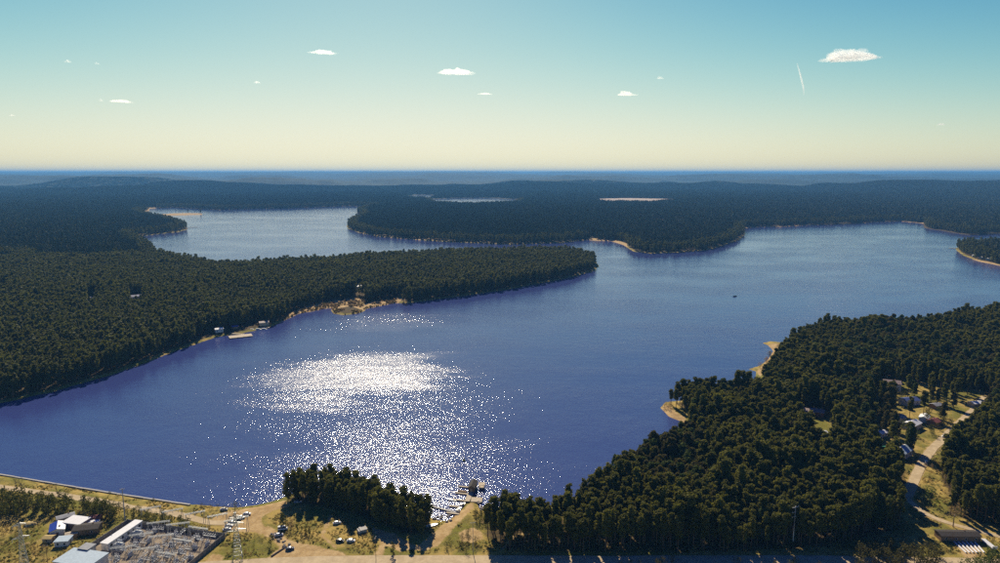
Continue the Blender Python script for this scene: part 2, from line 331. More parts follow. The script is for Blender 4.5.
DIRT_POLY = [ring(p, 1.5) for p in (
    [(205, 523), (226, 511), (243, 508), (262, 505), (285, 500), (292, 505), (275, 511), (262, 516), (262, 524), (276, 530), (288, 540), (298, 543), (318, 546), (342, 553), (352, 559), (265, 560), (280, 548), (270, 538), (255, 533), (240, 532)],
    [(660, 408), (664, 404), (669, 405), (676, 412), (686, 418), (686, 424), (676, 420), (664, 414)],
    [(575, 498), (584, 490), (594, 489), (590, 500), (580, 509), (575, 507)],
    [(443, 531), (458, 515), (467, 503), (474, 500), (474, 508), (464, 517), (453, 530), (438, 546), (424, 552), (421, 549)],
    [(459, 532), (470, 528), (481, 531), (484, 539), (470, 543), (460, 541)],
    [(372, 528), (395, 534), (420, 548), (400, 552), (385, 545), (384, 556), (374, 556), (380, 545)],
    [(280, 320), (290, 313.5), (305, 307), (330, 301), (360, 296.5), (368, 300), (352, 306), (330, 310), (305, 317), (290, 322), (278, 327)],
    [(352, 307), (366, 303), (385, 300), (404, 297.5), (407, 299.5), (395, 303), (378, 306.5), (362, 310)],
    [(346, 228.6), (360, 232.3), (378, 235.8), (396, 237.4), (425, 239.4), (424, 241.5), (395, 240), (370, 237), (345, 231)],
    [(586, 238.8), (600, 238.3), (616, 240), (627, 243.5), (627, 247), (616, 243.5), (605, 242), (585, 242)],
    [(744, 227.3), (760, 226.3), (781, 226), (810, 224.2), (810, 226.5), (781, 229), (744, 230.5)],
    [(143, 212), (160, 213), (200, 213), (204, 215), (165, 216.5), (142, 214)],
    [(140, 208), (156, 207), (158, 210), (140, 211.5)],
    [(860, 222.6), (899, 220.6), (924, 222.6), (922, 225), (899, 223), (860, 225)],
    [(972, 258), (982, 260.5), (990, 262), (1002, 265), (1002, 268), (985, 265.5), (972, 261)],
    [(757, 371), (765, 361), (770, 352), (768, 344), (782, 343), (776, 352), (772, 364), (760, 376)],
    [(80, 556), (128, 525), (224, 540), (192, 566), (150, 590), (60, 575)],
    [(206, 561), (212, 554), (225, 555), (219, 566), (203, 568)],
    [(955, 540), (972, 540), (985, 556), (965, 560)])]
DIRT_LINE = [(DAM_PATH, 2.2), (ROAD_VIL, 3.2), (ROAD_LANE, 2.2), (ring([(336, 548), (322, 536), (328, 524), (330, 516)], 1.5), 1.0), (ring([(420, 549), (440, 532), (462, 510)], 1.5), 2.5),
             (ring([(500, 512), (488, 515), (483, 522)], 1.5), 1.5), (ring([(500, 552), (515, 535), (545, 534)], 1.5), 1.0), (ring([(20, 545), (40, 541), (48, 538), (60, 548)], 1.5), 0.9)]
FIELDS = [ring(p) for p in ([(300, 192.6), (350, 192.2), (358, 192.7), (320, 193.0)], [(588, 200.2), (630, 199.4), (682, 200.2), (688, 203), (650, 205.5), (600, 204.8)],
    [(680, 225), (690, 222), (655, 221), (640, 224)], [(500, 213), (560, 212), (560, 214), (505, 215)], [(580, 212.5), (625, 212), (630, 214), (585, 214.5)], [(765, 214), (790, 212), (792, 215), (770, 216)])]

# ------------------------------------------------------------------ the ground, one sheet to the horizon
NA, NR = 640, 760
ang = np.radians(np.linspace(-54, 54, NA))
rr = np.concatenate([np.linspace(120, 640, 260, endpoint=False), 640 * np.exp(np.linspace(0, math.log(60000 / 640), NR - 260))])
A, RR = np.meshgrid(ang, rr); gx = (RR * np.sin(A)).ravel(); gy = (RR * np.cos(A)).ravel()
gd = shore_d(gx, gy); gz = height(gx, gy, gd); gr = np.hypot(gx, gy)
idx = np.arange(NA * NR).reshape(NR, NA)
F = np.stack([idx[:-1, :-1], idx[:-1, 1:], idx[1:, 1:], idx[1:, :-1]], -1).reshape(-1, 4)[:, ::-1]
# canopy relief past the instanced trees
canopy = sstep(6500, 8500, gr) * sstep(10, 60, gd)
gz = gz + canopy * (10 + 10 * vnoise(gx / 45, gy / 90, 77))
me = np_mesh('ground', np.stack([gx, gy, gz], 1), F, 'ground', True)
def attr(nm, arr):
    a = me.attributes.new(nm, 'FLOAT', 'POINT'); a.data.foreach_set('value', np.asarray(arr, np.float32))
dirt_a = np.full(gx.shape, -30.0); near = gr < 6000; nx, ny = gx[near], gy[near]
dd = np.full(nx.shape, -30.0)
for p in DIRT_POLY: dd = np.maximum(dd, sdist(nx, ny, p))
for l, w in DIRT_LINE: dd = np.maximum(dd, w - ldist(nx, ny, l))
rim = 2.2 - np.abs(gd[near] - 0.3) ; dd = np.maximum(dd, np.where(gd[near] > -3, rim - 3.6 + 5.0 * (fbm(nx / 40, ny / 40, 2, 8) - 0.5), -30))
dirt_a[near] = np.clip(dd, -30, 30); attr('dirt', dirt_a)
def is_near(x, y): return (np.hypot(x - 400, y - 500) < 560) & (y < 640 + 0.35 * x) & (x > -200) | (y < 440)
def forest_amount(x, y, d):
    """signed metres inside woodland"""
    right = np.maximum(sdist(x, y, FOREST_R), sdist(x, y, CLUMP))
    for p in OPEN: right = np.minimum(right, -sdist(x, y, p))
    right = np.minimum(right, ldist(x, y, ROAD_MAIN) - 8)
    other = np.where((np.hypot(x, y) > 640) | (y > 430), d - 5, -30)
    isr = is_near(x, y)
    f = np.where(isr, right, other)
    return f
fa = np.full(gx.shape, 30.0); m2 = gr < 2500; fa[m2] = np.clip(forest_amount(gx[m2], gy[m2], gd[m2]), -30, 30); attr('forest', fa)
attr('farf', sstep(3000, 7000, gr))
fe = np.full(gx.shape, -900.0); m3 = (gr > 1500) & (gr < 12000); t = np.full(m3.sum(), -900.0)
for p in FIELDS: t = np.maximum(t, sdist(gx[m3], gy[m3], p))
fe[m3] = t; attr('field', fe)
tag(link('ground', me), kind='structure')
# lake surface
V = np.array([[-60000, -400, 0], [60000, -400, 0], [60000, 14000, 0], [-60000, 14000, 0]], float)
tag(link('lake_water', np_mesh('lake_water', V, np.array([[0, 1, 2, 3]]), 'water')), kind='structure')

# ------------------------------------------------------------------ trees
def rnd_quads(centres, radii, n, size, r, zs=0.8):
    """n small leaf faces scattered over each blob"""
    vs = []
    for c, rad in zip(centres, radii):
        u = r.normal(size=(n, 3)); u /= np.linalg.norm(u, axis=1)[:, None]
        p = np.array(c) + u * rad * r.uniform(0.55, 1.05, (n, 1)) * np.array([1, 1, zs])
        nrm = u + r.normal(size=(n, 3)) * 0.6; nrm /= np.linalg.norm(nrm, axis=1)[:, None]
        a = np.cross(nrm, r.normal(size=(n, 3))); a /= np.linalg.norm(a, axis=1)[:, None]; b = np.cross(nrm, a)
        s = size * r.uniform(0.6, 1.3, (n, 1))
        vs.append(np.stack([p - a * s - b * s * 0.3, p + b * s * 0.7 - a * s * 0.2, p + a * s, p - b * s * 0.6 + a * s * 0.2], 1))
    return np.concatenate(vs).reshape(-1, 3)
def leaf_mesh(name, centres, radii, n, size, mat, r, zs=0.8):
    V = rnd_quads(centres, radii, n, size, r, zs); return np_mesh(name, V, np.arange(len(V)).reshape(-1, 4), mat)
def pine_shape(r, h=20.0, w=3.2, bare=0.42, nb=22):
    cs, rs = [], []
    lean = r.normal(size=2) * 0.4
    for i in range(nb):
        t = (i + 0.5) / nb; z = h * (bare + (0.97 - bare) * t)
        prof = math.sin(math.pi * (0.22 + 0.66 * t)) ** 0.6
        ra = w * (0.25 + 0.75 * prof) * r.uniform(0.35, 0.85); an = r.uniform(0, 6.28)
        cs.append((ra * math.cos(an) * 0.8 + lean[0] * t, ra * math.sin(an) * 0.8 + lean[1] * t, z)); rs.append(w * (0.28 + 0.28 * prof) * r.uniform(0.8, 1.2))
    cs.append((lean[0], lean[1], h * 0.95)); rs.append(w * 0.34)
    return cs, rs
def trunk_mesh(h, r0, cs, name='trunk', mat='bark', limbs=9, n=6):
    m = MB(); top = Vector((cs[-1][0], cs[-1][1], h * 0.93)); pts = [Vector((0, 0, -0.6)), Vector((top.x * 0.3, top.y * 0.3, h * 0.45)), top]
    m.tube(pts[0], pts[1], r0, r0 * 0.65, n); m.tube(pts[1], pts[2], r0 * 0.65, r0 * 0.12, n)
    for c in cs[:: max(1, len(cs) // limbs)] if limbs else []:
        z = c[2] - 0.6; t = z / h; m.tube((top.x * t * 0.6, top.y * t * 0.6, z - 0.5), c, r0 * 0.22, r0 * 0.06, 4)
    return m.mesh(name, mat)
PINES = []     # near pines: crown mesh, trunk mesh
for i in range(5):
    r = np.random.default_rng(100 + i); cs, rs = pine_shape(r, 20, 2.2 + 0.5 * r.random(), 0.36 + 0.14 * r.random(), 24)
    PINES.append((leaf_mesh('crown', cs, rs, 60, 0.55, 'pine_needles', r), trunk_mesh(20, 0.28, cs)))
LOW = []
for i in range(4):
    r = np.random.default_rng(120 + i); cs, rs = pine_shape(r, 20, 3.0 + 0.6 * r.random(), 0.14 + 0.12 * r.random(), 30)
    LOW.append((leaf_mesh('crown', cs, rs, 56, 0.55, 'pine_needles', r), trunk_mesh(20, 0.28, cs)))
# sources for the instanced woods: mesh datablocks on objects outside the scene
def join_meshes(name, parts):
    V, F, MI, mats, o = [], [], [], [], 0
    for me_ in parts:
        for p in me_.polygons: F.append(tuple(v + o for v in p.vertices)); MI.append(len(mats))
        V += [tuple(v.co) for v in me_.vertices]; o = len(V); mats.append(me_.materials[0])
    m = bpy.data.meshes.new(name); m.from_pydata(V, [], F)
    for q in mats: m.materials.append(q)
    m.polygons.foreach_set('material_index', MI); m.update(); return m
def src(name, me_): return bpy.data.objects.new(name, me_)
SRC_NEAR = [src('pine_source', join_meshes('pine', PINES[i])) for i in range(5)]
for i, mt in enumerate(('green_leaves', 'olive_leaves')):
    r = np.random.default_rng(150 + i); cs, rs = pine_shape(r, 17, 2.8, 0.25, 24); SRC_NEAR.append(src('birch_source', join_meshes('birch', (leaf_mesh('crown', cs, rs, 55, 0.6, mt, r), trunk_mesh(17, 0.25, cs, mat='grey_bark')))))
SRC_MID, SRC_FAR = [], []
for i in range(4):
    r = np.random.default_rng(200 + i); cs, rs = pine_shape(r, 20, 3.3, 0.25, 11)
    SRC_MID.append(src('pine_source', join_meshes('pine', (leaf_mesh('crown', cs, [q * 1.25 for q in rs], 15, 1.15, 'dark_needles', r), trunk_mesh(20, 0.3, cs, limbs=0, n=4)))))
def oct_tree(r, x, y, z0, h, w):
    V = []; 
    for (zc, ww, hh) in ((0.35, 1.0, 0.4), (0.62, 0.9, 0.35), (0.85, 0.55, 0.28)):
        c = np.array([x, y, z0 + h * zc]); a = r.uniform(0, 6.28); dirs = np.array([[math.cos(a), math.sin(a), 0], [-math.sin(a), math.cos(a), 0], [-math.cos(a), -math.sin(a), 0], [math.sin(a), -math.cos(a), 0]])
        rg = c + dirs * (w * ww * r.uniform(0.7, 1.2, (4, 1))) + r.normal(size=(4, 3)) * 0.4; up = c + np.array([0, 0, h * hh * 0.75]) + r.normal(size=3) * 0.5
        for q in range(4): V += [rg[q], rg[(q + 1) % 4], up]
    return V
PATCH = 48.0
for i in range(4):
    r = np.random.default_rng(300 + i); V = []
    for a in range(7):
        for b in range(7):
            if r.random() < 0.06: continue
            V += oct_tree(r, (a - 3 + r.uniform(-.45, .45)) * PATCH / 7, (b - 3 + r.uniform(-.45, .45)) * PATCH / 7, -2, 20 * r.uniform(0.7, 1.2), 4.0 * r.uniform(0.8, 1.2))
    V = np.array(V); SRC_FAR.append(src('wood_patch_source', np_mesh('wood_patch', V, np.arange(len(V)).reshape(-1, 3), 'far_needles')))

def gn_forest(name, pts, scl, rot, sources, label, cat, var=None):
    n = len(pts); var = rng.integers(0, len(sources), n) if var is None else var; m = bpy.data.meshes.new(name); m.vertices.add(n); m.vertices.foreach_set('co', np.asarray(pts, np.float32).ravel())
    for nm, arr, ty in (('scl', scl, 'FLOAT'), ('rot', rot, 'FLOAT'), ('var', var, 'INT')):
        a = m.attributes.new(nm, ty, 'POINT'); a.data.foreach_set('value', np.asarray(arr, np.float32 if ty == 'FLOAT' else np.int32))
    o = link(name, m); tag(o, label, cat, kind='stuff')
    g = bpy.data.node_groups.new(name, 'GeometryNodeTree'); g.interface.new_socket('Geometry', in_out='INPUT', socket_type='NodeSocketGeometry'); g.interface.new_socket('Geometry', in_out='OUTPUT', socket_type='NodeSocketGeometry')
    N = g.nodes; L = g.links; i_ = N.new('NodeGroupInput'); o_ = N.new('NodeGroupOutput'); jn = N.new('GeometryNodeJoinGeometry')
    for s_ in reversed(sources):
        oi = N.new('GeometryNodeObjectInfo'); oi.inputs['Object'].default_value = s_; oi.inputs['As Instance'].default_value = True; L.new(oi.outputs['Geometry'], jn.inputs[0])
    ip = N.new('GeometryNodeInstanceOnPoints'); ip.inputs['Pick Instance'].default_value = True
    def na(nm, ty):
        q = N.new('GeometryNodeInputNamedAttribute'); q.data_type = ty; q.inputs[0].default_value = nm; return q.outputs[0]
    cx = N.new('ShaderNodeCombineXYZ'); L.new(na('rot', 'FLOAT'), cx.inputs[2])
    L.new(i_.outputs[0], ip.inputs['Points']); L.new(jn.outputs[0], ip.inputs['Instance']); L.new(na('var', 'INT'), ip.inputs['Instance Index'])
    L.new(cx.outputs[0], ip.inputs['Rotation']); L.new(na('scl', 'FLOAT'), ip.inputs['Scale']); L.new(ip.outputs[0], o_.inputs[0])
    md = o.modifiers.new('trees', 'NODES'); md.node_group = g
    return o
def grid_pts(x0, x1, y0, y1, s, seed=0, jit=0.42):
    r = np.random.default_rng(seed); X, Y = np.meshgrid(np.arange(x0, x1, s), np.arange(y0, y1, s)); X = X.ravel() + r.uniform(-jit, jit, X.size) * s; Y = Y.ravel() + r.uniform(-jit, jit, Y.size) * s
    return X, Y
def in_view(x, y, marg=1.12): return (np.abs(x) < (0.75 * y + 40) * marg)

HOUSES_R = [(901, 455, 6), (884, 452, 4), (912, 428, 6), (934, 425, 5), (909, 404, 7), (891, 390, 7), (898, 421, 5), (881, 436, 4), (924, 421, 5), (936, 408, 5), (811, 415, 8), (822, 437, 5), (975, 406, 5), (793, 542, 0)]
HOUSES_L = [(361, 289.5, 6), (92, 304, 4), (133, 302, 3), (141, 302, 3), (3, 294, 4), (262, 322.5, 8)]
def cleared(x, y, lst, fwd):
    m_ = np.zeros(x.shape, bool)
    for a, b, r_ in lst:
        hx, hy = unproj(a, b, 3.0); q_ = math.hypot(hx, hy)
        for s_ in np.arange(0, fwd + 1, 8): m_ |= np.hypot(x - hx * (1 - s_ / q_), y - hy * (1 - s_ / q_)) < r_ + 3
    return m_
# near woods on the right shore and the clump by the sand lot
X, Y = grid_pts(-200, 1150, 285, 900, 4.1, 1); kx = in_view(X, Y); X, Y = X[kx], Y[kx]
D = shore_d(X, Y)
isr = is_near(X, Y)
fr = forest_amount(X, Y, D); keep = isr & (D > 2.5) & (fr > 0)
thin = np.zeros(X.shape)
keep |= isr & (sdist(X, Y, OPEN[0]) > 4) & (ldist(X, Y, ROAD_VIL) > 9) & (rng.random(X.size) < 0.20) & (D > 3)
keep |= isr & (sdist(X, Y, OPEN[1]) > 4) & (rng.random(X.size) < 0.25) & (D > 3)
keep &= ~cleared(X, Y, HOUSES_R, 30)
for s_ in (0, 8, 16, 24):
    q_ = np.hypot(X, Y); keep &= ldist(X * (1 + s_ / q_), Y * (1 + s_ / q_), ROAD_VIL) > 5.5
X, Y = X[keep], Y[keep]; Z = height(X, Y) - 0.1
inC = sdist(X, Y, CLUMP) > 0
near_rank = np.argsort(np.hypot(X, Y)); vis = np.abs(X) < 0.775 * Y * 0.97
S = rng.normal(0.95, 0.13, X.size).clip(0.6, 1.25); S *= 0.66 + 0.62 * fbm(X / 32, Y / 32, 2, 41); RT = rng.uniform(0, 6.28, X.size)
S[inC] = rng.uniform(0.64, 0.88, inC.sum()); single = np.zeros(X.size, bool); single[inC] = True
budget = 262 - inC.sum(); c = 0
for i in near_rank:
    if c >= budget: break
    if not single[i] and vis[i] and Y[i] > 304: single[i] = True; c += 1
VIL_N = []
for i in np.where(single)[0]:
    v = int(rng.integers(0, 5))
    if inC[i]: lab, grp = 'tall dark pine in the clump on the sandy headland before the glitter', 'pines of the headland clump'
    elif X[i] < 60: lab, grp = 'tall dark pine in the shore strip between jetty and bare bluff', 'pines of the shore strip'
    else: lab, grp = 'tall pine at the near edge of the big wood beside the main road', 'pines along the wood edge'
    t_ = thing('pine_tree', (X[i], Y[i], Z[i]), RT[i], lab, 'tree', grp); t_.scale = (S[i],) * 3
    kind_ = LOW[v % 4] if inC[i] and i % 3 else PINES[v]
    link('crown', kind_[0], t_); link('trunk', kind_[1], t_)
rest = ~single
mixn = fbm(X / 55, Y / 55, 3, 91) + rng.normal(0, 0.06, X.size)
var = np.where(mixn > 0.62, rng.integers(5, 7, X.size), rng.integers(0, 5, X.size))
gn_forest('pine_wood', np.stack([X, Y, Z], 1)[rest], S[rest], RT[rest], SRC_NEAR, 'dense dark pine wood covering the near right shore around the village', 'forest', var[rest])

# the long wooded headland on the left, shore to shore
X, Y = grid_pts(-1500, 420, 440, 1750, 6.0, 2); kx = in_view(X, Y, 1.05); X, Y = X[kx], Y[kx]; D = shore_d(X, Y)
LEFT = sdist(X, Y, ring([(-300, 500), (0, 430), (200, 350), (310, 318), (420, 310), (610, 280), (610, 250), (300, 262), (215, 262), (-300, 252)])) > 0
dirtd = np.full(X.shape, -9.0)
for p in DIRT_POLY[6:8] + ISLETS: dirtd = np.maximum(dirtd, sdist(X, Y, p))
keep = LEFT & (D > 5) & (dirtd < 0) & (np.hypot(X, Y) < 1500 + 400 * fbm(X / 130, Y / 130, 3, 7))
keep &= ~(sdist(X, Y, ring([(194, 342), (212, 331.5), (240, 328), (258, 322), (274, 324), (282, 331), (205, 348)], 1)) > 0)
keep &= ~cleared(X, Y, HOUSES_L[1:5], 90) & ~cleared(X, Y, HOUSES_L[:1] + HOUSES_L[5:], 45)
X, Y = X[keep], Y[keep]; Z = height(X, Y) - 0.2
gn_forest('headland_wood', np.stack([X, Y, Z], 1), (0.82 + 0.4 * fbm(X / 60, Y / 60, 2, 51)) * rng.normal(1, 0.1, X.size), rng.uniform(0, 6.28, X.size), SRC_MID, 'dark conifer wood covering the long headland across the glittering water', 'forest')
lx, ly = ring([(-300, 252), (215, 262), (300, 262), (610, 250)]).T
# everything farther: patches of wood
def far_wood(name, x0, x1, y0, y1, test, label, seed, s=PATCH * 0.86):
    X, Y = grid_pts(x0, x1, y0, y1, s, seed, 0.3); kx = in_view(X, Y, 1.05); X, Y = X[kx], Y[kx]; D = shore_d(X, Y); kp = (D > 20) & test(X, Y)
    fd = np.full(X.shape, -900.0)
    for p in FIELDS: fd = np.maximum(fd, sdist(X, Y, p))
    for p in DIRT_POLY[8:15] + ISLETS: fd = np.maximum(fd, sdist(X, Y, p))
    kp &= fd < 10; X, Y, D = X[kp], Y[kp], D[kp]; Z = height(X, Y)
    n0 = X.size; sc_ = np.where(D < 32, 0.72, 1.0) * rng.uniform(0.9, 1.1, n0); vr = rng.integers(0, 4, n0)
    X2, Y2 = grid_pts(x0, x1, y0, min(y1, 4600), 10.0, seed + 20); kx = in_view(X2, Y2, 1.05) & test(X2, Y2); X2, Y2 = X2[kx], Y2[kx]; D2 = shore_d(X2, Y2); fd = np.full(X2.shape, -900.0)
    for p in FIELDS + DIRT_POLY[8:15] + ISLETS: fd = np.maximum(fd, sdist(X2, Y2, p))
    kp = (D2 > 2) & (D2 < 34) & (fd < 0); X2, Y2 = X2[kp], Y2[kp]; n2 = X2.size
    pts_ = np.concatenate([np.stack([X, Y, Z], 1), np.stack([X2, Y2, height(X2, Y2)], 1)]); sc_ = np.concatenate([sc_, rng.uniform(0.8, 1.25, n2)]); vr = np.concatenate([vr, rng.integers(4, 8, n2)])
    gn_forest(name, pts_, sc_, rng.uniform(0, 6.28, n0 + n2), SRC_FAR + SRC_MID, label, 'forest', vr)
MIDP = ring([(335, 232), (640, 262), (760, 240), (748, 227), (700, 212), (640, 206), (500, 204), (430, 205), (345, 207)])
CAPE = ring([(940, 242), (1000, 240), (1300, 240), (1300, 288), (1000, 272), (950, 258)])
def is_left(X, Y): return (sdist(X, Y, ring([(-300, 500), (0, 430), (200, 350), (310, 318), (420, 310), (610, 280), (610, 250), (300, 262), (215, 262), (-300, 252)])) > 0) & (np.hypot(X, Y) < 1480 + 400 * fbm(X / 130, Y / 130, 3, 7))
far_wood('peninsula_wood', -700, 1200, 1500, 4400, lambda X, Y: (sdist(X, Y, MIDP) > 0), 'wooded peninsula lying in the middle of the lake', 4)
far_wood('cape_wood', 900, 2600, 1100, 3000, lambda X, Y: (sdist(X, Y, CAPE) > 0), 'small wooded cape with a jetty on the far right shore', 5)
far_wood('distant_wood', -7000, 7000, 1200, 8200, lambda X, Y: (sdist(X, Y, MIDP) <= 0) & (sdist(X, Y, CAPE) <= 0) & ~is_left(X, Y) & (np.hypot(X, Y) > 900) & ~((Y < 640 + 0.35 * X) & (Y < 1000)), 'distant woodland spreading to the hills beyond the lake', 6)
for j, (a, b, h_) in enumerate(((677, 404, 19), (683, 402.5, 21), (689, 403, 20), (694, 401.5, 22), (700, 402, 21), (706, 400.5, 20), (712, 401, 22), (718, 400, 18), (736, 399.5, 26), (741, 398.5, 25), (747, 397, 23), (690, 407, 20), (698, 407, 19), (708, 406, 21), (730, 402, 15), (687, 411, 18), (671, 405, 14), (676, 408, 17), (682, 408, 18), (685, 414, 16), (690, 416, 18))):
    p_ = P(a, b); t_ = thing('pine_tree', p_ - Vector((0, 0, .3)), j * 1.7, 'tall dark pine behind the sandy point on the right shore', 'tree', 'pines of the sandy point'); t_.scale = (h_ / 18,) * 2 + (h_ / 20,)
    link('crown', PINES[j % 5][0], t_); link('trunk', PINES[j % 5][1], t_)
#NEXT
# ------------------------------------------------------------------ roads
k = NT('road_surface'); geo = k.n('ShaderNodeNewGeometry'); pos = geo.outputs['Position']; a1 = k.noise(pos, 0.3, 5, 0.65); a2 = k.noise(pos, 2.5, 3, 0.6)
k.set(k.b, 'Base Color', k.mix(k.ramp(a1, 0.35, 0.68), k.mix(a2, c4((0.36, 0.27, 0.15)), c4((0.46, 0.35, 0.20))), c4((0.54, 0.42, 0.25)))); k.b.inputs['Roughness'].default_value = 0.9
def ribbon(name, line, w, mat, dz=0.1, step=3.0, nc=5, jag=0.4):
    pts = []
    for (ax, ay), (bx, by) in zip(line[:-1], line[1:]):
        n = max(1, int(math.hypot(bx - ax, by - ay) / step))
        pts += [(ax + (bx - ax) * i / n, ay + (by - ay) * i / n) for i in range(n)]
    pts.append(tuple(line[-1])); pts = np.array(pts)
    for _ in range(4): pts[1:-1] = (pts[:-2] + 2 * pts[1:-1] + pts[2:]) / 4
    tn = np.gradient(pts, axis=0); tn /= np.linalg.norm(tn, axis=1)[:, None]; nr = np.stack([-tn[:, 1], tn[:, 0]], 1)
    V = []
    for c in np.linspace(-1, 1, nc):
        j_ = (vnoise(np.arange(len(pts)) * 0.35 + 50 * c, np.zeros(len(pts)), 3) - 0.5) * jag * (abs(c) == 1)
        q = pts + nr * (c * w / 2 + j_[:, None] * c); V.append(np.column_stack([q, height(q[:, 0], q[:, 1]) + dz]))
    V = np.stack(V, 1).reshape(-1, 3); I = np.arange(len(V)).reshape(len(pts), nc)
    F = np.stack([I[:-1, :-1], I[1:, :-1], I[1:, 1:], I[:-1, 1:]], -1).reshape(-1, 4)[:, ::-1]
    return tag(link(name, np_mesh(name, V, F, mat, True)), kind='structure')
ribbon('main_road', ROAD_MAIN, 9.0, 'road_surface')
ribbon('village_road', ROAD_VIL, 5.6, 'road_surface', 0.14)
ribbon('gravel_lane', ROAD_LANE, 3.4, 'road_surface', 0.12)
ribbon('embankment_track', DAM_PATH, 4.6, 'road_surface', 0.1, jag=1.6)
# concrete edging along the dammed shore, cast in lengths
edge = ring([(-60, 466), (0, 474.6), (60, 484.8), (125, 495.3), (190, 505)], 0.8)
t_ = thing('dam_edging', (0, 0, 0), 0, 'long pale concrete edging along the straight dammed shore', 'edging')
for (ax, ay), (bx, by) in zip(edge[:-1], edge[1:]):
    n = max(1, int(math.hypot(bx - ax, by - ay) / 6)); an = math.atan2(by - ay, bx - ax); L = math.hypot(bx - ax, by - ay) / n
    for i in range(n):
        f = (i + 0.5) / n; MB().box((0, 0, 0), (L - 0.12, 1.1, 2.4)).build('slab', 'concrete', t_).location = (ax + (bx - ax) * f, ay + (by - ay) * f, -0.1 + 0.06 * math.sin(i * 2.3))
        COL.objects[-1].rotation_euler = (0, 0, an)

# ------------------------------------------------------------------ buildings
def house(px, py, rz, L, W, h, rh, wall, roof, label, name='village_house', cat='house', group=None, flat=False, nw=2, two=None, dz=0.0):
    t_ = thing(name, P(px, py, dz - 0.15), rz, label, cat, group); a, b = L / 2, W / 2; rh *= 0.62
    m = MB()
    if flat: m.box((0, 0, h / 2), (L, W, h))
    else:
        sec = [[(x, -b, 0), (x, b, 0), (x, b, h), (x, 0, h + rh), (x, -b, h)] for x in (-a, a)]; m.loft(sec)
    m.build('wall', wall, t_)
    if flat:
        MB().box((0, 0, h + 0.16), (L + 0.6, W + 0.6, 0.3)).build('roof', roof, t_)
    else:
        o = 0.45; sl = rh / b
        for s in (-1, 1):
            m = MB(); e = [(0, h + rh + 0.10), (s * (b + o), h - sl * o + 0.10), (s * (b + o), h - sl * o + 0.26), (0, h + rh + 0.28)]
            m.loft([[(x, y, z) for y, z in e] for x in (-a - o, a + o)]).build('roof_slope', roof if s < 0 or not two else two, t_)
    for s in (-1, 1):
        for i in range(nw):
            x = (i + 0.5) / nw * L - a; w_ = MB().box((x, s * (b + 0.02), h * 0.55), (1.1, 0.1, 1.2)).build('window', 'white_wall', t_); MB().box((x, s * (b + 0.05), h * 0.55), (0.9, 0.1, 1.0)).build('pane', 'glass', w_)
    MB().box((a + 0.03, 0, 1.0), (0.1, 1.0, 2.0)).build('door', 'wood', t_)
    if not flat and h > 2.6: MB().box((a * 0.4, b * 0.35, h + rh * 0.9), (0.6, 0.6, 1.6)).build('chimney', 'brick_wall', t_)
    return t_
# huts and sheds left of the substation
house(77, 526, R(-12), 11, 7.5, 3.4, 0, 'brick_wall', 'white_roof', 'flat white-roofed workshop between the blue-roofed hut and the dark shed', 'workshop', 'building', flat=True)
house(58, 532, R(-60), 9, 6.5, 3.0, 1.6, 'white_wall', 'blue_roof', 'hut with one bright blue and one white roof slope', 'hut', 'building', two='white_roof')
house(66, 521, R(38), 8, 4.0, 3.0, 0.9, 'dark_concrete', 'grey_roof', 'narrow grey-roofed shed behind the blue-roofed hut', 'shed', 'shed')
house(88, 532, R(12), 12, 7, 3.2, 1.3, 'wood', 'dark_roof', 'long dark-roofed shed below the white workshop', 'shed', 'shed')
house(64, 544, R(8), 6.5, 5.5, 2.8, 0, 'white_wall', 'pale_blue_roof', 'small cabin with a flat pale blue roof among the bushes', 'cabin', 'building', flat=True)
house(96, 521, R(10), 5, 3.5, 2.6, 0.8, 'pink_wall', 'red_roof', 'small pinkish red shed behind the white workshop', 'shed', 'shed', nw=1)
house(94, 525, R(0), 5, 2.4, 2.0, 0, 'white_wall', 'white_roof', 'low white lean-to beside the pinkish red shed', 'shed', 'shed', flat=True, nw=1)
house(72, 537, R(30), 5, 3, 2.2, 0.6, 'wood', 'pale_wood', 'little plank lean-to beside the pale blue cabin', 'shed', 'shed', nw=1)
house(49, 541, R(0), 4.5, 3.5, 2.2, 0.7, 'pale_wood', 'hay', 'small straw-coloured hut left of the pale blue cabin', 'hut', 'shed', nw=1)
house(82, 567, R(-13), 20, 12, 5.0, 0, 'white_wall', 'pale_blue_roof', 'large pale blue flat-roofed hall at the substation corner', 'substation_hall', 'building', flat=True, nw=4)
house(88, 557, R(-13), 5.5, 5, 5.6, 0, 'concrete', 'grey_roof', 'grey cube-shaped annex of the substation hall', 'annex', 'building', flat=True, nw=1)
t_ = MB(); n = 20
for i in range(n):
    a = 2 * math.pi * i / n; r_ = 1 + 0.15 * math.sin(3 * a); t_.v.append((3.6 * r_ * math.cos(a), 2.6 * r_ * math.sin(a), -0.1)); 
for i in range(n): x, y, z = t_.v[i]; t_.v.append((x * 0.72, y * 0.72, 1.1 + 0.3 * math.sin(i * 2.1)))
t_.v.append((0, 0, 1.5)); t_.f += [(i, (i + 1) % n, n + (i + 1) % n, n + i) for i in range(n)] + [(n + i, n + (i + 1) % n, 2 * n) for i in range(n)]
o = tag(t_.build('hay_heap', 'hay', smooth=True), 'straw-coloured heap in the rough grass left of the huts', 'heap'); o.location = P(30, 525)

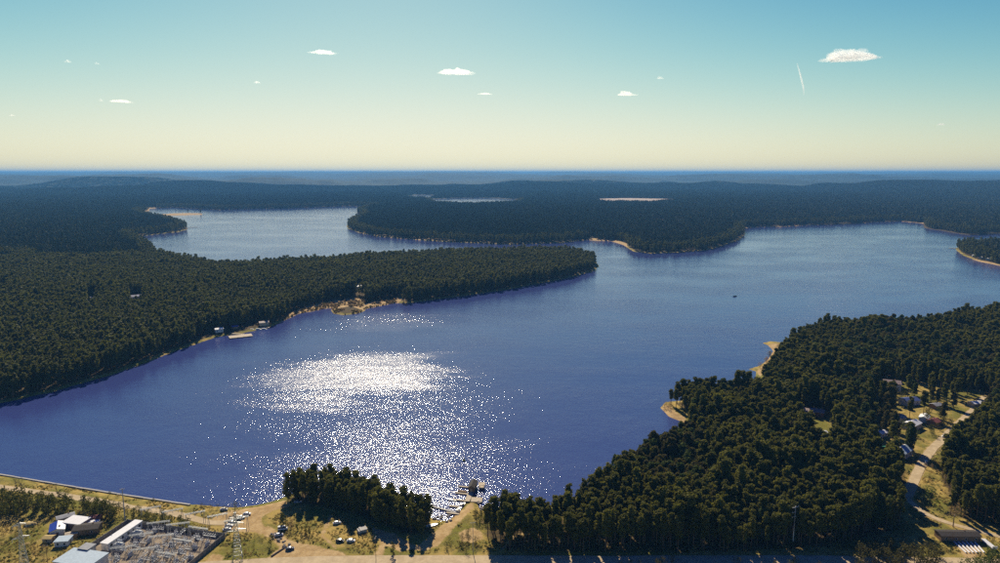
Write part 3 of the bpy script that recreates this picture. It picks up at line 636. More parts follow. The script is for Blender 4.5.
# ------------------------------------------------------------------ substation: local frame with its corner behind
SA = P(128, 524); SB = P(225, 538); su = (SB - SA); su.z = 0; SW = su.length; su.normalize(); sv = Vector((su.y, -su.x, 0)); SRZ = math.atan2(su.y, su.x)
def S(u, v):
    p = SA + su * u + sv * v; p.z = H1(p.x, p.y); return p
YARD = 46
V = [S(u, v) for v in np.linspace(0.5, YARD, 16) for u in np.linspace(0.5, SW - 0.5, 20)]
V = np.array([(p.x, p.y, p.z + 0.09) for p in V]); I = np.arange(320).reshape(16, 20); F = np.stack([I[:-1, :-1], I[1:, :-1], I[1:, 1:], I[:-1, 1:]], -1).reshape(-1, 4)
k = NT('yard_gravel'); geo = k.n('ShaderNodeNewGeometry'); pos = geo.outputs['Position']; a1 = k.noise(pos, 0.25, 5, 0.65); a2 = k.noise(pos, 1.6, 3)
k.set(k.b, 'Base Color', k.mix(k.ramp(a1, 0.4, 0.65), c4((0.20, 0.16, 0.12)), k.mix(a2, c4((0.40, 0.31, 0.20)), c4((0.30, 0.23, 0.15))))); k.b.inputs['Roughness'].default_value = 0.95
tag(link('substation_yard', np_mesh('substation_yard', V, F, 'yard_gravel')), kind='structure')
wall = thing('substation_wall', SA, SRZ, 'grey concrete panel wall enclosing the substation yard', 'wall')
def lv(u, v): return Vector((u, -v, H1(*S(u, v)[:2]) - SA.z))
pan = MB().box((0, 0, 1.2), (3.7, 0.16, 2.9)).mesh('panel', 'dark_concrete'); pst = MB().box((0, 0, 1.3), (0.3, 0.34, 3.2)).mesh('post', 'concrete')
nb = int(SW / 4)
for i in range(nb):
    o = link('panel', pan, wall); o.location = lv((i + 0.5) * SW / nb, 0); o.scale = (SW / nb / 4, 1, 1); link('post', pst, wall).location = lv(i * SW / nb, 0)
for side in (0, SW):
    for i in range(11):
        o = link('panel', pan, wall); o.location = lv(side, i * 4 + 2); o.rotation_euler = (0, 0, R(90)); link('post', pst, wall).location = lv(side, i * 4)
def at_sub(name, u, v, label, cat, group=None, rz=0): return thing(name, S(u, v), SRZ + rz, label, cat, group)
# switch house
t_ = at_sub('switch_house', 8.5, 13, 'long white-roofed switch house inside the substation wall', 'building')
MB().box((0, 0, 1.9), (4.2, 23, 3.8)).build('wall', 'white_wall', t_); MB().box((0, 0, 3.95), (4.9, 23.6, 0.26)).build('roof', 'white_roof', t_)
for i in range(6): MB().box((2.13, -9.5 + i * 3.8, 2.2), (0.1, 1.3, 1.3)).build('window', 'glass', t_)
MB().box((0, -11.55, 1.1), (1.2, 0.12, 2.2)).build('door', 'tank_grey', t_)
def transformer(u, v, label):
    t_ = at_sub('power_transformer', u, v, label, 'transformer', 'transformers')
    MB().box((0, 0, 0.3), (6, 4.2, 0.6)).build('plinth', 'concrete', t_); MB().box((0, 0, 2.1), (3.6, 2.2, 3.0)).build('tank', 'tank_grey', t_)
    for s in (-1, 1):
        for i in range(4): MB().box((s * 2.2, -0.9 + i * 0.6, 2.0), (0.7, 0.3, 2.4)).build('radiator', 'tank_grey', t_)
    c_ = MB().tube((-1.4, 0.6, 4.6), (1.4, 0.6, 4.6), 0.5, n=10); c_.build('conservator', 'tank_grey', t_)
    for i in (-1, 0, 1): MB().tube((i * 1.0, -0.6, 3.6), (i * 1.3, -0.9, 5.4), 0.2, 0.1, 8).build('bushing', 'porcelain', t_)
transformer(15, 22, 'big grey transformer with radiators before the switch house'); transformer(15.5, 10, 'grey transformer with radiators beside the far end of the switch house')
def gantry(u, v, w, h, label, group, rz=0.0, zz=None, mat='galvanised'):
    t_ = at_sub('gantry_portal', u, v, label, 'gantry', group, rz)
    for s in (-1, 1):
        m = MB()
        for q in (-1, 1): m.tube((s * w / 2 + q * 0.6, 0, -0.3), (s * w / 2 + q * 0.12, 0, h), 0.14, 0.11, 5)
        m.build('post', 'concrete', t_)
    m = MB()
    for y in (-0.3, 0.3):
        for z in (h, h + 0.6): m.box((0, y, z), (w + 1.4, 0.12, 0.12))
    nx_ = int(w / 1.2)
    for i in range(nx_ + 1):
        x = -w / 2 + i * w / nx_; m.tube((x, -0.3, h), (x + 0.6 * (-1) ** i, 0.3, h + 0.6), 0.05, n=4); m.tube((x, -0.3, h + 0.6), (x + 0.6 * (-1) ** i, -0.3, h), 0.05, n=4)
    m.build('beam', mat, t_)
    for i in (-1, 0, 1): MB().tube((i * w * 0.3, 0, h), (i * w * 0.3, 0, h - 1.5), 0.13, 0.13, 6).build('insulator', 'porcelain', t_)
for i in range(4): gantry(9 + i * 13.5, -7 - 0.6 * i, 9, 6.5, 'pale line portal standing in the bushes behind the substation wall', 'portals outside the wall', R(38))
gantry(SW + 3, -6, 11, 7.5, 'tall pale line portal behind the wall corner beside the parked cars', 'portals outside the wall', R(42))
for i, v in enumerate((6, 18, 30)):
    for j in range(3): gantry(25 + j * 12, v, 10, 8.0 if j % 2 else 7.2, 'steel busbar gantry inside the substation yard', 'gantries in the yard', R(28) if j < 2 else 0)
SW_M = {}
def switch(u, v, rz, kind):
    if kind not in SW_M:
        t_ = at_sub('disconnector' if kind else 'circuit_breaker', u, v, '', '', None, rz)
        if kind:
            m = MB()
            for s in (-1, 1): m.box((s * 1.3, 0, 1.15), (0.2, 0.2, 2.5))
            m.build('leg_frame', 'concrete', t_); MB().box((0, 0, 2.45), (3.6, 0.3, 0.2)).build('cross_beam', 'galvanised', t_)
            for x in (-1.4, 0, 1.4):
                for y in (-0.5, 0.5): MB().tube((x, y, 2.5), (x, y, 3.7), 0.16, 0.12, 7).build('insulator', 'porcelain', t_)
                MB().box((x, 0, 3.75), (0.1, 1.3, 0.1)).build('switch_blade', 'galvanised', t_)
        else:
            MB().box((0, 0, 0.9), (2.6, 1.0, 1.8)).build('cabinet', 'tank_grey', t_)
            for x in (-0.9, 0, 0.9): MB().tube((x, 0, 1.8), (x, 0, 3.3), 0.26, 0.16, 8).build('pole_column', 'porcelain', t_)
        SW_M[kind] = t_
    else: t_ = copy_tree(SW_M[kind], S(u, v), SRZ + rz)
    tag(t_, 'three-pole disconnector on a concrete stand in the substation yard' if kind else 'grey circuit breaker with three porcelain columns in the substation yard', 'switch' if kind else 'breaker', 'disconnectors in the yard' if kind else 'breakers in the yard')
for i in range(9):
    for j in range(8):
        u, v = 20.5 + i * 4.4 + random.uniform(-.5, .5), 4.0 + j * 4.3 + random.uniform(-.4, .4)
        if u > SW - 3 or (i in (2,) ) or random.random() < 0.12: continue
        switch(u, v, R(random.choice([0, 90, 0])), (i + j) % 3 != 0)

# ------------------------------------------------------------------ pylons and poles
def pylon(loc, rz, h, bw, label, arms=((0.62, 4.6), (0.76, 3.8), (0.9, 3.0)), mat='galvanised'):
    t_ = thing('lattice_pylon', loc, rz, label, 'pylon'); tw = 0.9
    def cor(z, q): w = bw + (tw - bw) * min(1, z / (h * 0.92)) ** 0.8; return Vector(((1, 1, -1, -1)[q] * w / 2, (1, -1, -1, 1)[q] * w / 2, z))
    zs = [h * (1 - (1 - i / 9) ** 1.25) for i in range(10)]
    for q in range(4):
        m = MB()
        for z0, z1 in zip(zs[:-1], zs[1:]): m.tube(cor(z0, q) - Vector((0, 0, 0.4 if z0 == 0 else 0)), cor(z1, q), 0.15, 0.13, 4)
        m.build('leg', mat, t_)
    m = MB()
    for z0, z1 in zip(zs[:-1], zs[1:]):
        for q in range(4): a, b = q, (q + 1) % 4; m.tube(cor(z0, a), cor(z1, b), 0.08, n=4); m.tube(cor(z0, b), cor(z1, a), 0.08, n=4); m.tube(cor(z1, a), cor(z1, b), 0.07, n=4)
    m.build('bracing', mat, t_)
    for f, L in arms:
        m = MB(); z = h * f
        for s in (-1, 1):
            tip = Vector((s * L, 0, z + 0.2))
            for y in (-0.45, 0.45): m.tube((s * 0.3, y, z), tip, 0.09, 0.07, 4); m.tube((s * 0.3, y, z + 1.1), tip, 0.08, 0.06, 4)
            for e in (0.35, 0.65): m.tube((s * (0.3 + (L - .3) * e), -0.45 * (1 - e), z), (s * (0.3 + (L - .3) * e), 0.45 * (1 - e), z + 1.1 * (1 - e)), 0.06, n=4)
        m.build('crossarm', mat, t_)
        for s in (-1, 1): MB().tube((s * L, 0, z + 0.2), (s * L, 0, z - 1.4), 0.13, 0.1, 6).build('insulator', 'porcelain', t_)
    return t_
pylon(P(238, 560), R(20), 25, 4.6, 'grey lattice pylon rising beside the parked cars and substation corner')
pylon(P(25, 572), R(35), 25, 4.4, 'grey lattice pylon standing in rough grass left of the pale blue cabin', arms=((0.7, 3.4), (0.96, 2.6)))
def pole(loc, rz, h, label, mat='concrete', arms=(0.93,), L=1.6, r=0.22, name='utility_pole'):
    t_ = thing(name, loc, rz, label, 'pole'); MB().tube((0, 0, -0.5), (0, 0, h), r, r * 0.6, 8).build('shaft', mat, t_)
    for f in arms:
        MB().box((0, 0, h * f), (2 * L, 0.16, 0.2)).build('crossarm', mat, t_)
        for s in (-1, 1): MB().tube((s * L * 0.9, 0, h * f), (s * L * 0.9, 0, h * f + 0.6), 0.1, n=6).build('insulator', 'porcelain', t_)
pole(P(126, 524) + Vector((-1.0, 1.2, 0)), R(20), 20, 'tall thin concrete mast behind the substation wall corner', r=0.35, arms=(0.97,), L=1.2)
pole(P(793, 542), R(25), 20, 'pale steel pole with three crossarms rising out of the pine wood', 'porcelain', (0.70, 0.83, 0.96), 2.2, 0.26)
pole(P(473, 553), R(10), 17, 'slim pale pole beside the main road near the jetty track', 'concrete', (0.95,), 1.2, 0.17)
pole(P(48, 566), R(0), 11, 'short wooden pole in the rough grass below the huts', 'wood', (0.93,), 0.9, 0.16)
pole(P(953, 527), R(60), 7, 'dark wooden post beside the gravel lane', 'wood', (0.9,), 0.6, 0.3)
pole(P(376, 560), R(80), 12, 'lamp-height pole at the roadside by the branching dirt track', 'wood', (0.94,), 0.9, 0.15)

# ------------------------------------------------------------------ cars
WHEEL = MB().tube((0, -0.11, 0), (0, 0.11, 0), 0.33, n=12).mesh('wheel', 'tyre')
HUB = MB().tube((0, -0.12, 0), (0, 0.12, 0), 0.19, n=8).mesh('rim', 'silver_paint')
def car(px, py, rz, paint, label, kind='car', group='parked cars'):
    t_ = thing('parked_car' if kind == 'car' else 'parked_van', P(px, py, 0.12), rz, label, kind, group)
    L, W = (4.3, 1.72) if kind == 'car' else (5.2, 1.95); hb, ht = (0.86, 1.46) if kind == 'car' else (1.05, 2.1)
    if kind == 'car': prof = [(-L/2, .35, .72), (-L/2+.12, .30, .88), (-L/2+.8, .26, .92), (.2, .24, .93), (L/2-1.1, .25, .88), (L/2-.15, .3, .72), (L/2, .36, .6)]; cab = [(-L/2+.35, .86, .5), (-L/2+.95, 1.42, .8), (-.1, 1.46, .82), (.55, 1.40, .8), (1.2, .88, .55)]
    else: prof = [(-L/2, .4, 1.1), (-L/2+.1, .3, 1.15), (0, .28, 1.15), (L/2-.9, .28, 1.1), (L/2-.12, .32, .95), (L/2, .4, .8)]; cab = [(-L/2+.05, 1.1, .8), (-L/2+.15, 2.05, .88), (.9, 2.1, .88), (1.35, 2.0, .85), (L/2-.75, 1.08, .7)]
    m = MB(); m.loft([[(x, -W/2*.93, z0), (x, W/2*.93, z0), (x, W/2, (z0+z1)/2), (x, W/2*.9, z1), (x, -W/2*.9, z1), (x, -W/2, (z0+z1)/2)] for x, z0, z1 in prof]); m.build('body', paint, t_, True)
    zb = hb - 0.04; m = MB(); m.loft([[(x, -W/2*.9, zb), (x, W/2*.9, zb), (x, W/2*w, max(z - 0.06, zb + .02)), (x, -W/2*w, max(z - 0.06, zb + .02))] for x, z, w in cab]); m.build('windows', 'glass', t_)
    c2 = cab[1:4]; m = MB(); m.loft([[(x, -W/2*w*1.01, z-.08), (x, W/2*w*1.01, z-.08), (x, W/2*w*.95, z), (x, -W/2*w*.95, z)] for x, z, w in c2]); m.build('roof', paint, t_)
    for x in (-L*.3, L*.3):
        for s in (-1, 1):
            w_ = link('wheel', WHEEL, t_); w_.location = (x, s * W/2*.92, 0.33); link('rim', HUB, w_)
    for s in (-1, 1): MB().box((L/2-.1, s*W*.33, .66), (.2, .35, .14)).build('headlight', 'porcelain', t_); MB().box((-L/2+.04, s*W*.36, .74), (.1, .3, .14)).build('tail_light', 'red_paint', t_)
car(224, 510.5, R(5), 'white_paint', 'white car parked alone on the grass by the shore bushes')
for i, (a, b, pnt, nm) in enumerate(((247, 515, 'white_paint', 'white car closest to the water in the row beside the pylon'), (241, 518.5, 'silver_paint', 'silver car second from the water in the row beside the pylon'), (237, 521, 'black_paint', 'black car in the middle of the row beside the pylon'),
        (232, 523.5, 'silver_paint', 'silver car fourth from the water in the row beside the pylon'), (229, 527, 'white_paint', 'white car second from the substation wall in the row beside the pylon'), (227, 530.5, 'white_paint', 'white car closest to the substation wall in the row beside the pylon'))): car(a, b, R(8 + 6 * (i % 3)), pnt, nm)
car(283, 530, R(10), 'white_paint', 'white van parked against the dark conifer by the dirt track', 'van')
car(279, 536, R(15), 'white_paint', 'white car at the bend of the dirt track')
car(290, 550, R(20), 'navy_paint', 'dark blue car on the dirt track near the main road')
car(298, 503, R(12), 'silver_paint', 'silver car parked in the shade under the headland pines')
car(337, 524, R(20), 'white_paint', 'white car alone on the green meadow below the pines')
car(340, 542, R(0), 'black_paint', 'black car on the meadow beside a small white car')
car(351, 542, R(4), 'white_paint', 'small white car on the meadow beside a black car')

# rubble bank and concrete block
rk = []
for i in range(3):
    r = np.random.default_rng(60 + i); m = MB(); n = 7; sec = []
    for z, f in ((-0.2, 1.0), (0.35, 1.0), (0.75, 0.6)): sec.append([(f * math.cos(6.283 * q / n) * r.uniform(.7, 1.1), f * math.sin(6.283 * q / n) * r.uniform(.6, 1.0), z + r.uniform(-.1, .1)) for q in range(n)])
    rk.append(m.loft(sec).mesh('boulder', 'rock'))
for i in range(26):
    f = i / 25; px, py = 271 + 18 * f + random.uniform(-3, 3), 534 + 14 * f + random.uniform(-2, 2)
    o = link('boulder', rk[i % 3]); o.location = P(px, py); o.rotation_euler = (0, 0, random.uniform(0, 6)); o.scale = (random.uniform(.5, 1.1),) * 3
    tag(o, 'grey boulder in the rubble bank beside the dirt track', 'boulder', 'rubble beside the dirt track')
for i in range(34):
    f = random.random(); px, py = [(446 + 22 * f, 524 - 24 * f), (478 + 6 * f, 502 + 10 * f), (432 + 18 * f, 520 - 3 * f)][i % 3]
    o = link('boulder', rk[i % 3]); o.location = P(px + random.uniform(-2, 2), py + random.uniform(-1.5, 1.5)); o.rotation_euler = (0, 0, random.uniform(0, 6)); o.scale = (random.uniform(.5, 1.3),) * 3
    tag(o, 'grey boulder on the bank of the jetty mole', 'boulder', 'boulders of the jetty mole')
t_ = thing('concrete_bunker', P(362, 532), R(28), 'broken pale concrete block at the edge of the headland pines', 'ruin')
MB().box((0, 0, 0.7), (4.5, 3.2, 1.8)).build('base', 'concrete', t_); MB().box((0.6, 0, 1.8), (3.8, 3.9, 0.35)).build('slab', 'concrete', t_)
#---- track crash bar / log line
o = tag(MB().tube((-5, 0, 0.35), (5, 0, 0.35), 0.4, 0.32, 8).build('fallen_log', 'grey_bark'), 'dark log lying beside the rubble bank near the main road', 'log'); o.location = P(279, 552); o.rotation_euler = (0, 0, R(62))

# ------------------------------------------------------------------ jetty and boats
def W(px, py, z=0.0): x, y = unproj(px, py, z); return Vector((x, y, z))
def plank_deck(t_, name, p0, p1, w, z, mat='pale_wood', th=0.25):
    p0 = Vector(p0); p1 = Vector(p1); c = (p0 + p1) / 2; d = p1 - p0; o = MB().box((0, 0, 0), (d.length, w, th)).build(name, mat, t_); o.location = (c.x, c.y, z); o.rotation_euler = (0, 0, math.atan2(d.y, d.x)); return o
jb = W(467, 503); je = W(474.5, 485); t_ = thing('jetty', jb, 0, 'wooden jetty with finger pontoons at the end of the stony mole', 'jetty'); rel = je - jb; ax = rel.normalized(); sd = Vector((-ax.y, ax.x, 0))
plank_deck(t_, 'deck', (0, 0, 0), rel, 3.2, 0.9)
for i in range(6):
    for s in (-1, 1): q = rel * (i + .5) / 6 + sd * s * 1.4; MB().tube((q.x, q.y, -3.5), (q.x, q.y, 1.3), 0.14, n=6).build('pile', 'wood', t_)
for i, f in enumerate((-0.62, -0.28, 0.06, 0.42, 0.80)):
    p0 = rel * f + sd * 1.5; plank_deck(t_, 'finger_pontoon', p0, p0 + Vector((-7.5, 1.8, 0)) , 1.3, 0.45)
plank_deck(t_, 'platform', rel * 0.12 - sd * 1.5 + Vector((0.4, 0, 0)), rel * 0.12 - sd * 1.5 + Vector((7.0, -0.4, 0)), 5.5, 0.7, 'pale_wood', 0.35)
bh = thing('boathouse', je - ax * 7 + Vector((0.3, 0, 1.0)), math.atan2(ax.y, ax.x), 'dark boathouse standing on the head of the jetty', 'boathouse')
m = MB(); m.loft([[(x, -1.9, 0), (x, 1.9, 0), (x, 1.9, 2.6), (x, 0, 3.9), (x, -1.9, 2.6)] for x in (-4.5, 4.5)]).build('wall', 'wood', bh)
for s in (-1, 1):
    m = MB(); e = [(0, 4.0), (s * 2.3, 2.42), (s * 2.3, 2.58), (0, 4.18)]; m.loft([[(x, y, z) for y, z in e] for x in (-4.9, 4.9)]).build('roof_slope', 'dark_roof', bh)
MB().box((-4.52, 0, 1.0), (0.1, 1.2, 2.0)).build('door', 'pale_wood', bh)
kx = thing('jetty_shelter', je + Vector((4.6, -4.5, 0.3)), R(10), 'small open wooden shelter on posts beside the boathouse', 'shelter')
for x in (-1.4, 1.4):
    for y in (-1.6, 1.6): MB().tube((x, y, -3), (x, y, 2.4), 0.1, n=6).build('post', 'pale_wood', kx)
MB().box((0, 0, 0.3), (3.4, 3.8, 0.2)).build('deck', 'pale_wood', kx); MB().box((0, 0, 2.5), (3.8, 4.2, 0.2)).build('roof', 'pale_wood', kx)
b0, b1 = W(430, 506.5), W(456, 513.5); t_ = thing('floating_walkway', b0, 0, 'long pale floating walkway reaching from the headland pines to the mole', 'walkway'); n = 8
for i in range(n): plank_deck(t_, 'float_section', (b1 - b0) * (i / n), (b1 - b0) * ((i + .96) / n), 1.5, 0.35, 'concrete', 0.6)
def boat(loc, rz, L, hull, label, cabin=None, name='rowing_boat', group='moored boats'):
    t_ = thing(name, loc, rz, label, 'boat', group); w = L * 0.17; sec = []
    for x, f, zb in ((-.5, .8, -.1), (-.2, 1, -.18), (.1, 1, -.18), (.32, .72, -.1), (.46, .3, .05), (.5, .04, .2)):
        sec.append([(x * L, -w * f, .55 + .25 * max(0, x)), (x * L, -w * f * .6, zb), (x * L, w * f * .6, zb), (x * L, w * f, .55 + .25 * max(0, x))])
    MB().loft(sec).build('hull', hull, t_)
    for x in (-.25, .08): MB().box((x * L, 0, .6), (.35, w * 1.7, .08)).build('thwart', 'wood', t_)
    if cabin:
        c_ = MB().loft([[(x * L, -w * .7, .55), (x * L, w * .7, .55), (x * L, w * .55, z), (x * L, -w * .55, z)] for x, z in ((-.25, 1.5), (.1, 1.5), (.25, .8))]).build('cabin', cabin, t_); MB().box((-.05 * L, 0, 1.25), (L * .22, w * 1.36, .3)).build('pane', 'glass', c_)
boat(W(462, 506), R(60), 6.5, 'navy_paint', 'dark blue motor boat moored along the mole', 'white_paint', 'motor_boat')
boat(W(459, 509.5), R(55), 5, 'black_paint', 'black rowing boat moored against the mole')
boat(W(452, 500.5), R(165), 5.5, 'white_paint', 'white rowing boat between the first finger pontoons')
boat(W(462, 492), R(165), 5.5, 'wood', 'brown rowing boat between the outer finger pontoons')
o_ = P(432, 526); boat(o_, R(20), 6.5, 'white_paint', 'white boat pulled up on the bank under the headland pines', None, 'rowing_boat', None)
boat(W(735, 296.5), R(30), 9, 'black_paint', 'small dark boat alone on the open lake', 'black_paint', 'motor_boat', None)
o = tag(MB().loft([[(math.cos(a) * r_, math.sin(a) * r_, z) for a in [6.283 * q / 10 for q in range(10)]] for z, r_ in ((-.5, .7), (.2, 1.0), (.6, .8), (1.2, .25), (2.2, .15))]).build('buoy', 'yellow_paint'), 'yellow buoy floating in the glitter off the jetty', 'buoy'); o.location = W(464, 461)
# docks on the headland shore
def dock(p0, p1, w, label, mat='pale_wood', z=0.8):
    t_ = thing('dock', p0, 0, label, 'dock'); plank_deck(t_, 'deck', (0, 0, 0), p1 - p0, w, z, mat, 0.4); n = 4; d = p1 - p0; s_ = Vector((-d.y, d.x, 0)).normalized() * w * .45
    for i in range(n):
        for q in (-1, 1): c_ = d * (i + .5) / n + s_ * q; MB().tube((c_.x, c_.y, -4), (c_.x, c_.y, z + .5), .2, n=6).build('pile', 'wood', t_)
dock(W(229, 338), W(252, 335.5), 13, 'broad pale swimming platform off the wooded headland shore')
dock(W(222, 333.5), W(244, 335), 3.2, 'narrow gangway leading to the swimming platform')
dock(W(248, 328.5), W(270, 328), 5, 'dock with white boats beside the lakeside hut')
house(219, 332.5, R(35), 9, 6, 4, 1.8, 'white_wall', 'white_roof', 'white boathouse on the headland shore behind the swimming platform', 'boathouse', 'boathouse', dz=0.6)
house(235, 329, R(30), 7, 5, 3, 1.4, 'wood', 'blue_roof', 'blue-roofed hut on the headland shore between boathouse and dock', 'hut', 'building', dz=0.4)
house(264, 325.5, R(25), 11, 7, 4, 2, 'pale_wood', 'rust_roof', 'brown-roofed lakeside hut behind the dock with white boats', 'hut', 'building', dz=0.4)
for i, (a, b, c_) in enumerate(((197, 337.5, 40), (204, 336.5, 30), (210, 335.5, 25), (252, 330, 5), (258, 329.6, 10), (264, 329.5, 5))):
    boat(W(a, b), R(c_), 9, 'white_paint', 'white motor boat moored left of the white boathouse' if i < 3 else 'white motor boat moored at the dock by the lakeside hut', 'white_paint', 'motor_boat', 'boats off the boathouse' if i < 3 else 'boats at the dock')
house(361, 290, R(20), 15, 8, 6.5, 2.5, 'white_wall', 'white_roof', 'large white lodge among the trees above the sandy spit', 'lodge', 'building', nw=4)
for a, b, l_ in ((92, 304, 'white house alone in the middle of the headland wood'), (133, 302, 'white cottage of a close pair in the headland wood, the lower one'), (141, 302, 'white cottage of a close pair in the headland wood, the taller one'), (3, 294, 'white house deep in the left end of the headland wood')):
    house(a, b, R(20), 9, 7, 8 + (a == 141), 3, 'white_wall', 'white_roof', l_, 'forest_house')
dock(W(185, 227.6), W(198, 227.3), 6, 'long dark dock running off the far wooded point'); dock(W(949, 248.5), W(957, 248.5), 4, 'small jetty off the wooded cape on the right shore')
for i, (a, b) in enumerate(((974, 256.5), (981, 258.5), (988, 260))): house(a, b, R(-30), 8, 6, 3.5, 1.5, 'white_wall', 'white_roof', 'white boathouse on the sandy edge of the right cape', 'boathouse', 'boathouse', 'boathouses on the cape', nw=1)

# ------------------------------------------------------------------ village on the right
house(901, 456, R(38), 12, 9, 4.5, 3.2, 'white_wall', 'pale_blue_roof', 'big gabled house with a pale roof beside the village road', two='white_roof')
house(884, 452, R(15), 11, 5, 3, 1.4, 'white_wall', 'green_roof', 'long green-roofed outbuilding next to the big gabled house', 'outbuilding', 'building')
house(912, 428, R(35), 11, 8, 4, 2.6, 'white_wall', 'white_roof', 'white-roofed cottage between the red-roofed cottage and the tan one')
house(934, 425, R(30), 8, 7, 3.5, 2.2, 'brick_wall', 'red_roof', 'red-roofed cottage by the top of the village road')
house(909, 404, R(15), 13, 9, 4, 2.2, 'white_wall', 'tarp', 'house under a vivid blue roof in the village')
house(891, 390, R(-20), 13, 9, 7, 3.2, 'white_wall', 'rust_roof', 'tall white two-storey house at the back of the village', nw=3)
house(898, 421, R(20), 9, 7, 3.5, 2, 'pale_wood', 'rust_roof', 'tan cottage in the trees below the blue-roofed house')
house(881, 436, R(30), 7, 5, 3, 1.4, 'white_wall', 'white_roof', 'small white shed in the trees above the green-roofed outbuilding', 'shed', 'shed')
house(924, 421, R(50), 9, 6, 3.5, 2, 'white_wall', 'white_roof', 'narrow white cottage beside the red-roofed one')
house(936, 408, R(20), 8, 6, 3, 1.6, 'wood', 'grey_roof', 'grey-roofed shed at the upper end of the village clearing', 'shed', 'shed')
house(807, 415, R(-32), 10, 8, 4, 2.4, 'brick_wall', 'rust_roof', 'left twin of two brown-roofed houses in the wood', two='white_roof')
house(817, 415.5, R(-32), 10, 8, 4, 2.4, 'brick_wall', 'rust_roof', 'right twin of two brown-roofed houses in the wood')
house(822, 437, R(30), 8, 5, 3, 1.6, 'white_wall', 'white_roof', 'white shed in the small glade below the twin houses', 'shed', 'shed')
house(975, 406, R(10), 9, 6, 3, 1.6, 'pale_wood', 'white_roof', 'pale cottage at the far end of the village road')
house(957, 539, R(-2), 20, 6, 3.2, 1.2, 'wood', 'dark_roof', 'long dark barn beside the seedbed rows', 'barn', 'building', nw=4)
for i in range(6):
    a, b = W(951 + i * 4.2, 542.5), W(966 + i * 3.6, 556); m = MB(); d = (b - a); L = d.length; n = 6; sec = []
    for x in np.linspace(0, L, 6): sec.append([(x, .45 * math.cos(math.pi * q / n), .55 * math.sin(math.pi * q / n)) for q in range(n + 1)])
    o = tag(m.loft(sec).build('seedbed_tunnel', 'white_roof'), 'low white plastic seedbed tunnel in the plot below the dark barn', 'tunnel', 'seedbed tunnels'); o.location = (a.x, a.y, H1(a.x, a.y)); o.rotation_euler = (0, 0, math.atan2(d.y, d.x))
a, b = P(982, 540.5), P(995, 551); d = b - a; t_ = thing('white_trailer', (a + b) / 2, math.atan2(d.y, d.x), 'long white flat trailer parked beside the gravel lane', 'trailer')
MB().box((0, 0, 1.0), (9, 2.4, 0.5)).build('bed', 'white_paint', t_); MB().box((4.6, 0, 1.6), (0.3, 2.4, 1.2)).build('headboard', 'white_paint', t_)
for x in (-3, -1.8, 3):
    for s in (-1, 1): w_ = link('wheel', WHEEL, t_); w_.location = (x, s * 1.0, 0.4); w_.scale = (1.3, 1.3, 1.3)
for i, (a, b, c_, pnt) in enumerate(((926, 463, 60, 'white_paint'), (944, 437, 40, 'silver_paint'))): car(a, b, R(c_), pnt, ('white car on the verge of the village road', 'silver car at the top of the village road')[i])

# ------------------------------------------------------------------ shrubs, small trees and grass near by
def leaf_thing(name, loc, h, w, mat, label, grp, seed, cat='shrub', stem=0.15, dens=26, size=0.42, nb=9, zs=0.9):
    key = (name, mat, seed % 4, round(w / h, 1))
    if key not in KIDS:
        r = np.random.default_rng(seed); cs, rs = [], []
        for i in range(nb):
            t = (i + .5) / nb; a = r.uniform(0, 6.28); pr = math.sin(math.pi * (0.15 + 0.8 * t)) ** 0.7; ra = (w / h) * 0.5 * pr * r.uniform(0.2, 0.75)
            cs.append((10 * ra * math.cos(a), 10 * ra * math.sin(a), 10 * (stem + (0.93 - stem) * t))); rs.append(10 * (w / h) * (0.18 + 0.14 * pr) * r.uniform(0.8, 1.2))
        KIDS[key] = (leaf_mesh('crown', cs, rs, dens, size, mat, r, zs), trunk_mesh(10, 0.2, cs, 'trunk', 'grey_bark', 6, 5))
    t_ = thing(name, loc, random.uniform(0, 6.28), label, cat, grp); t_.scale = (h / 10,) * 3
    link('crown', KIDS[key][0], t_); link('trunk', KIDS[key][1], t_)
i = 0
def scatter(poly, n, seed):
    P_ = ring(poly, 1.5); r = np.random.default_rng(seed); lo, hi = P_.min(0), P_.max(0); out = []
    for _ in range(n * 40):
        if len(out) >= n: break
        q = r.uniform(lo, hi)
        if sdist(q[:1], q[1:], P_)[0] > 0 and all(math.hypot(q[0] - a[0], q[1] - a[1]) > 2.4 for a in out): out.append(q)
    return out
def at_ground(q): return Vector((q[0], q[1], H1(q[0], q[1]) - 0.1))
for j, q in enumerate(scatter([(-4, 500), (30, 503), (72, 507), (80, 514), (50, 517), (-6, 518)], 46, 1)): leaf_thing('young_pine', at_ground(q), random.uniform(7, 11), 5, 'dark_needles', 'dark young pine in the thicket between the embankment and the huts', 'young pines of the thicket', j, 'tree')
for j, q in enumerate(scatter([(82, 507), (106, 511), (120, 516), (112, 522), (86, 515)], 22, 2)): leaf_thing('young_pine', at_ground(q), random.uniform(6.5, 10), 5, 'dark_needles', 'dark young pine behind the pinkish red shed', 'young pines by the red shed', j, 'tree')
for j, q in enumerate(scatter([(124, 512), (138, 514), (195, 527), (192, 532), (135, 522)], 26, 3)): leaf_thing('young_pine', at_ground(q), random.uniform(4, 7), 4, 'dark_needles', 'low dark bushy pine right behind the substation wall', 'bushy pines behind the wall', j, 'tree')
for j, q in enumerate(scatter([(200, 505.5), (212, 508), (226, 509), (229, 511), (214, 510.5), (200, 508)], 12, 4)): leaf_thing('shore_bush', at_ground(q), random.uniform(2.5, 4), 3.4, 'olive_leaves', 'brownish bush on the shore beside the lone white car', 'shore bushes', j)
leaf_thing('willow_tree', P(235, 513), 6.5, 6.5, 'dark_needles', 'round dark willow beside the parked cars at the water', None, 5, 'tree', 0.05)
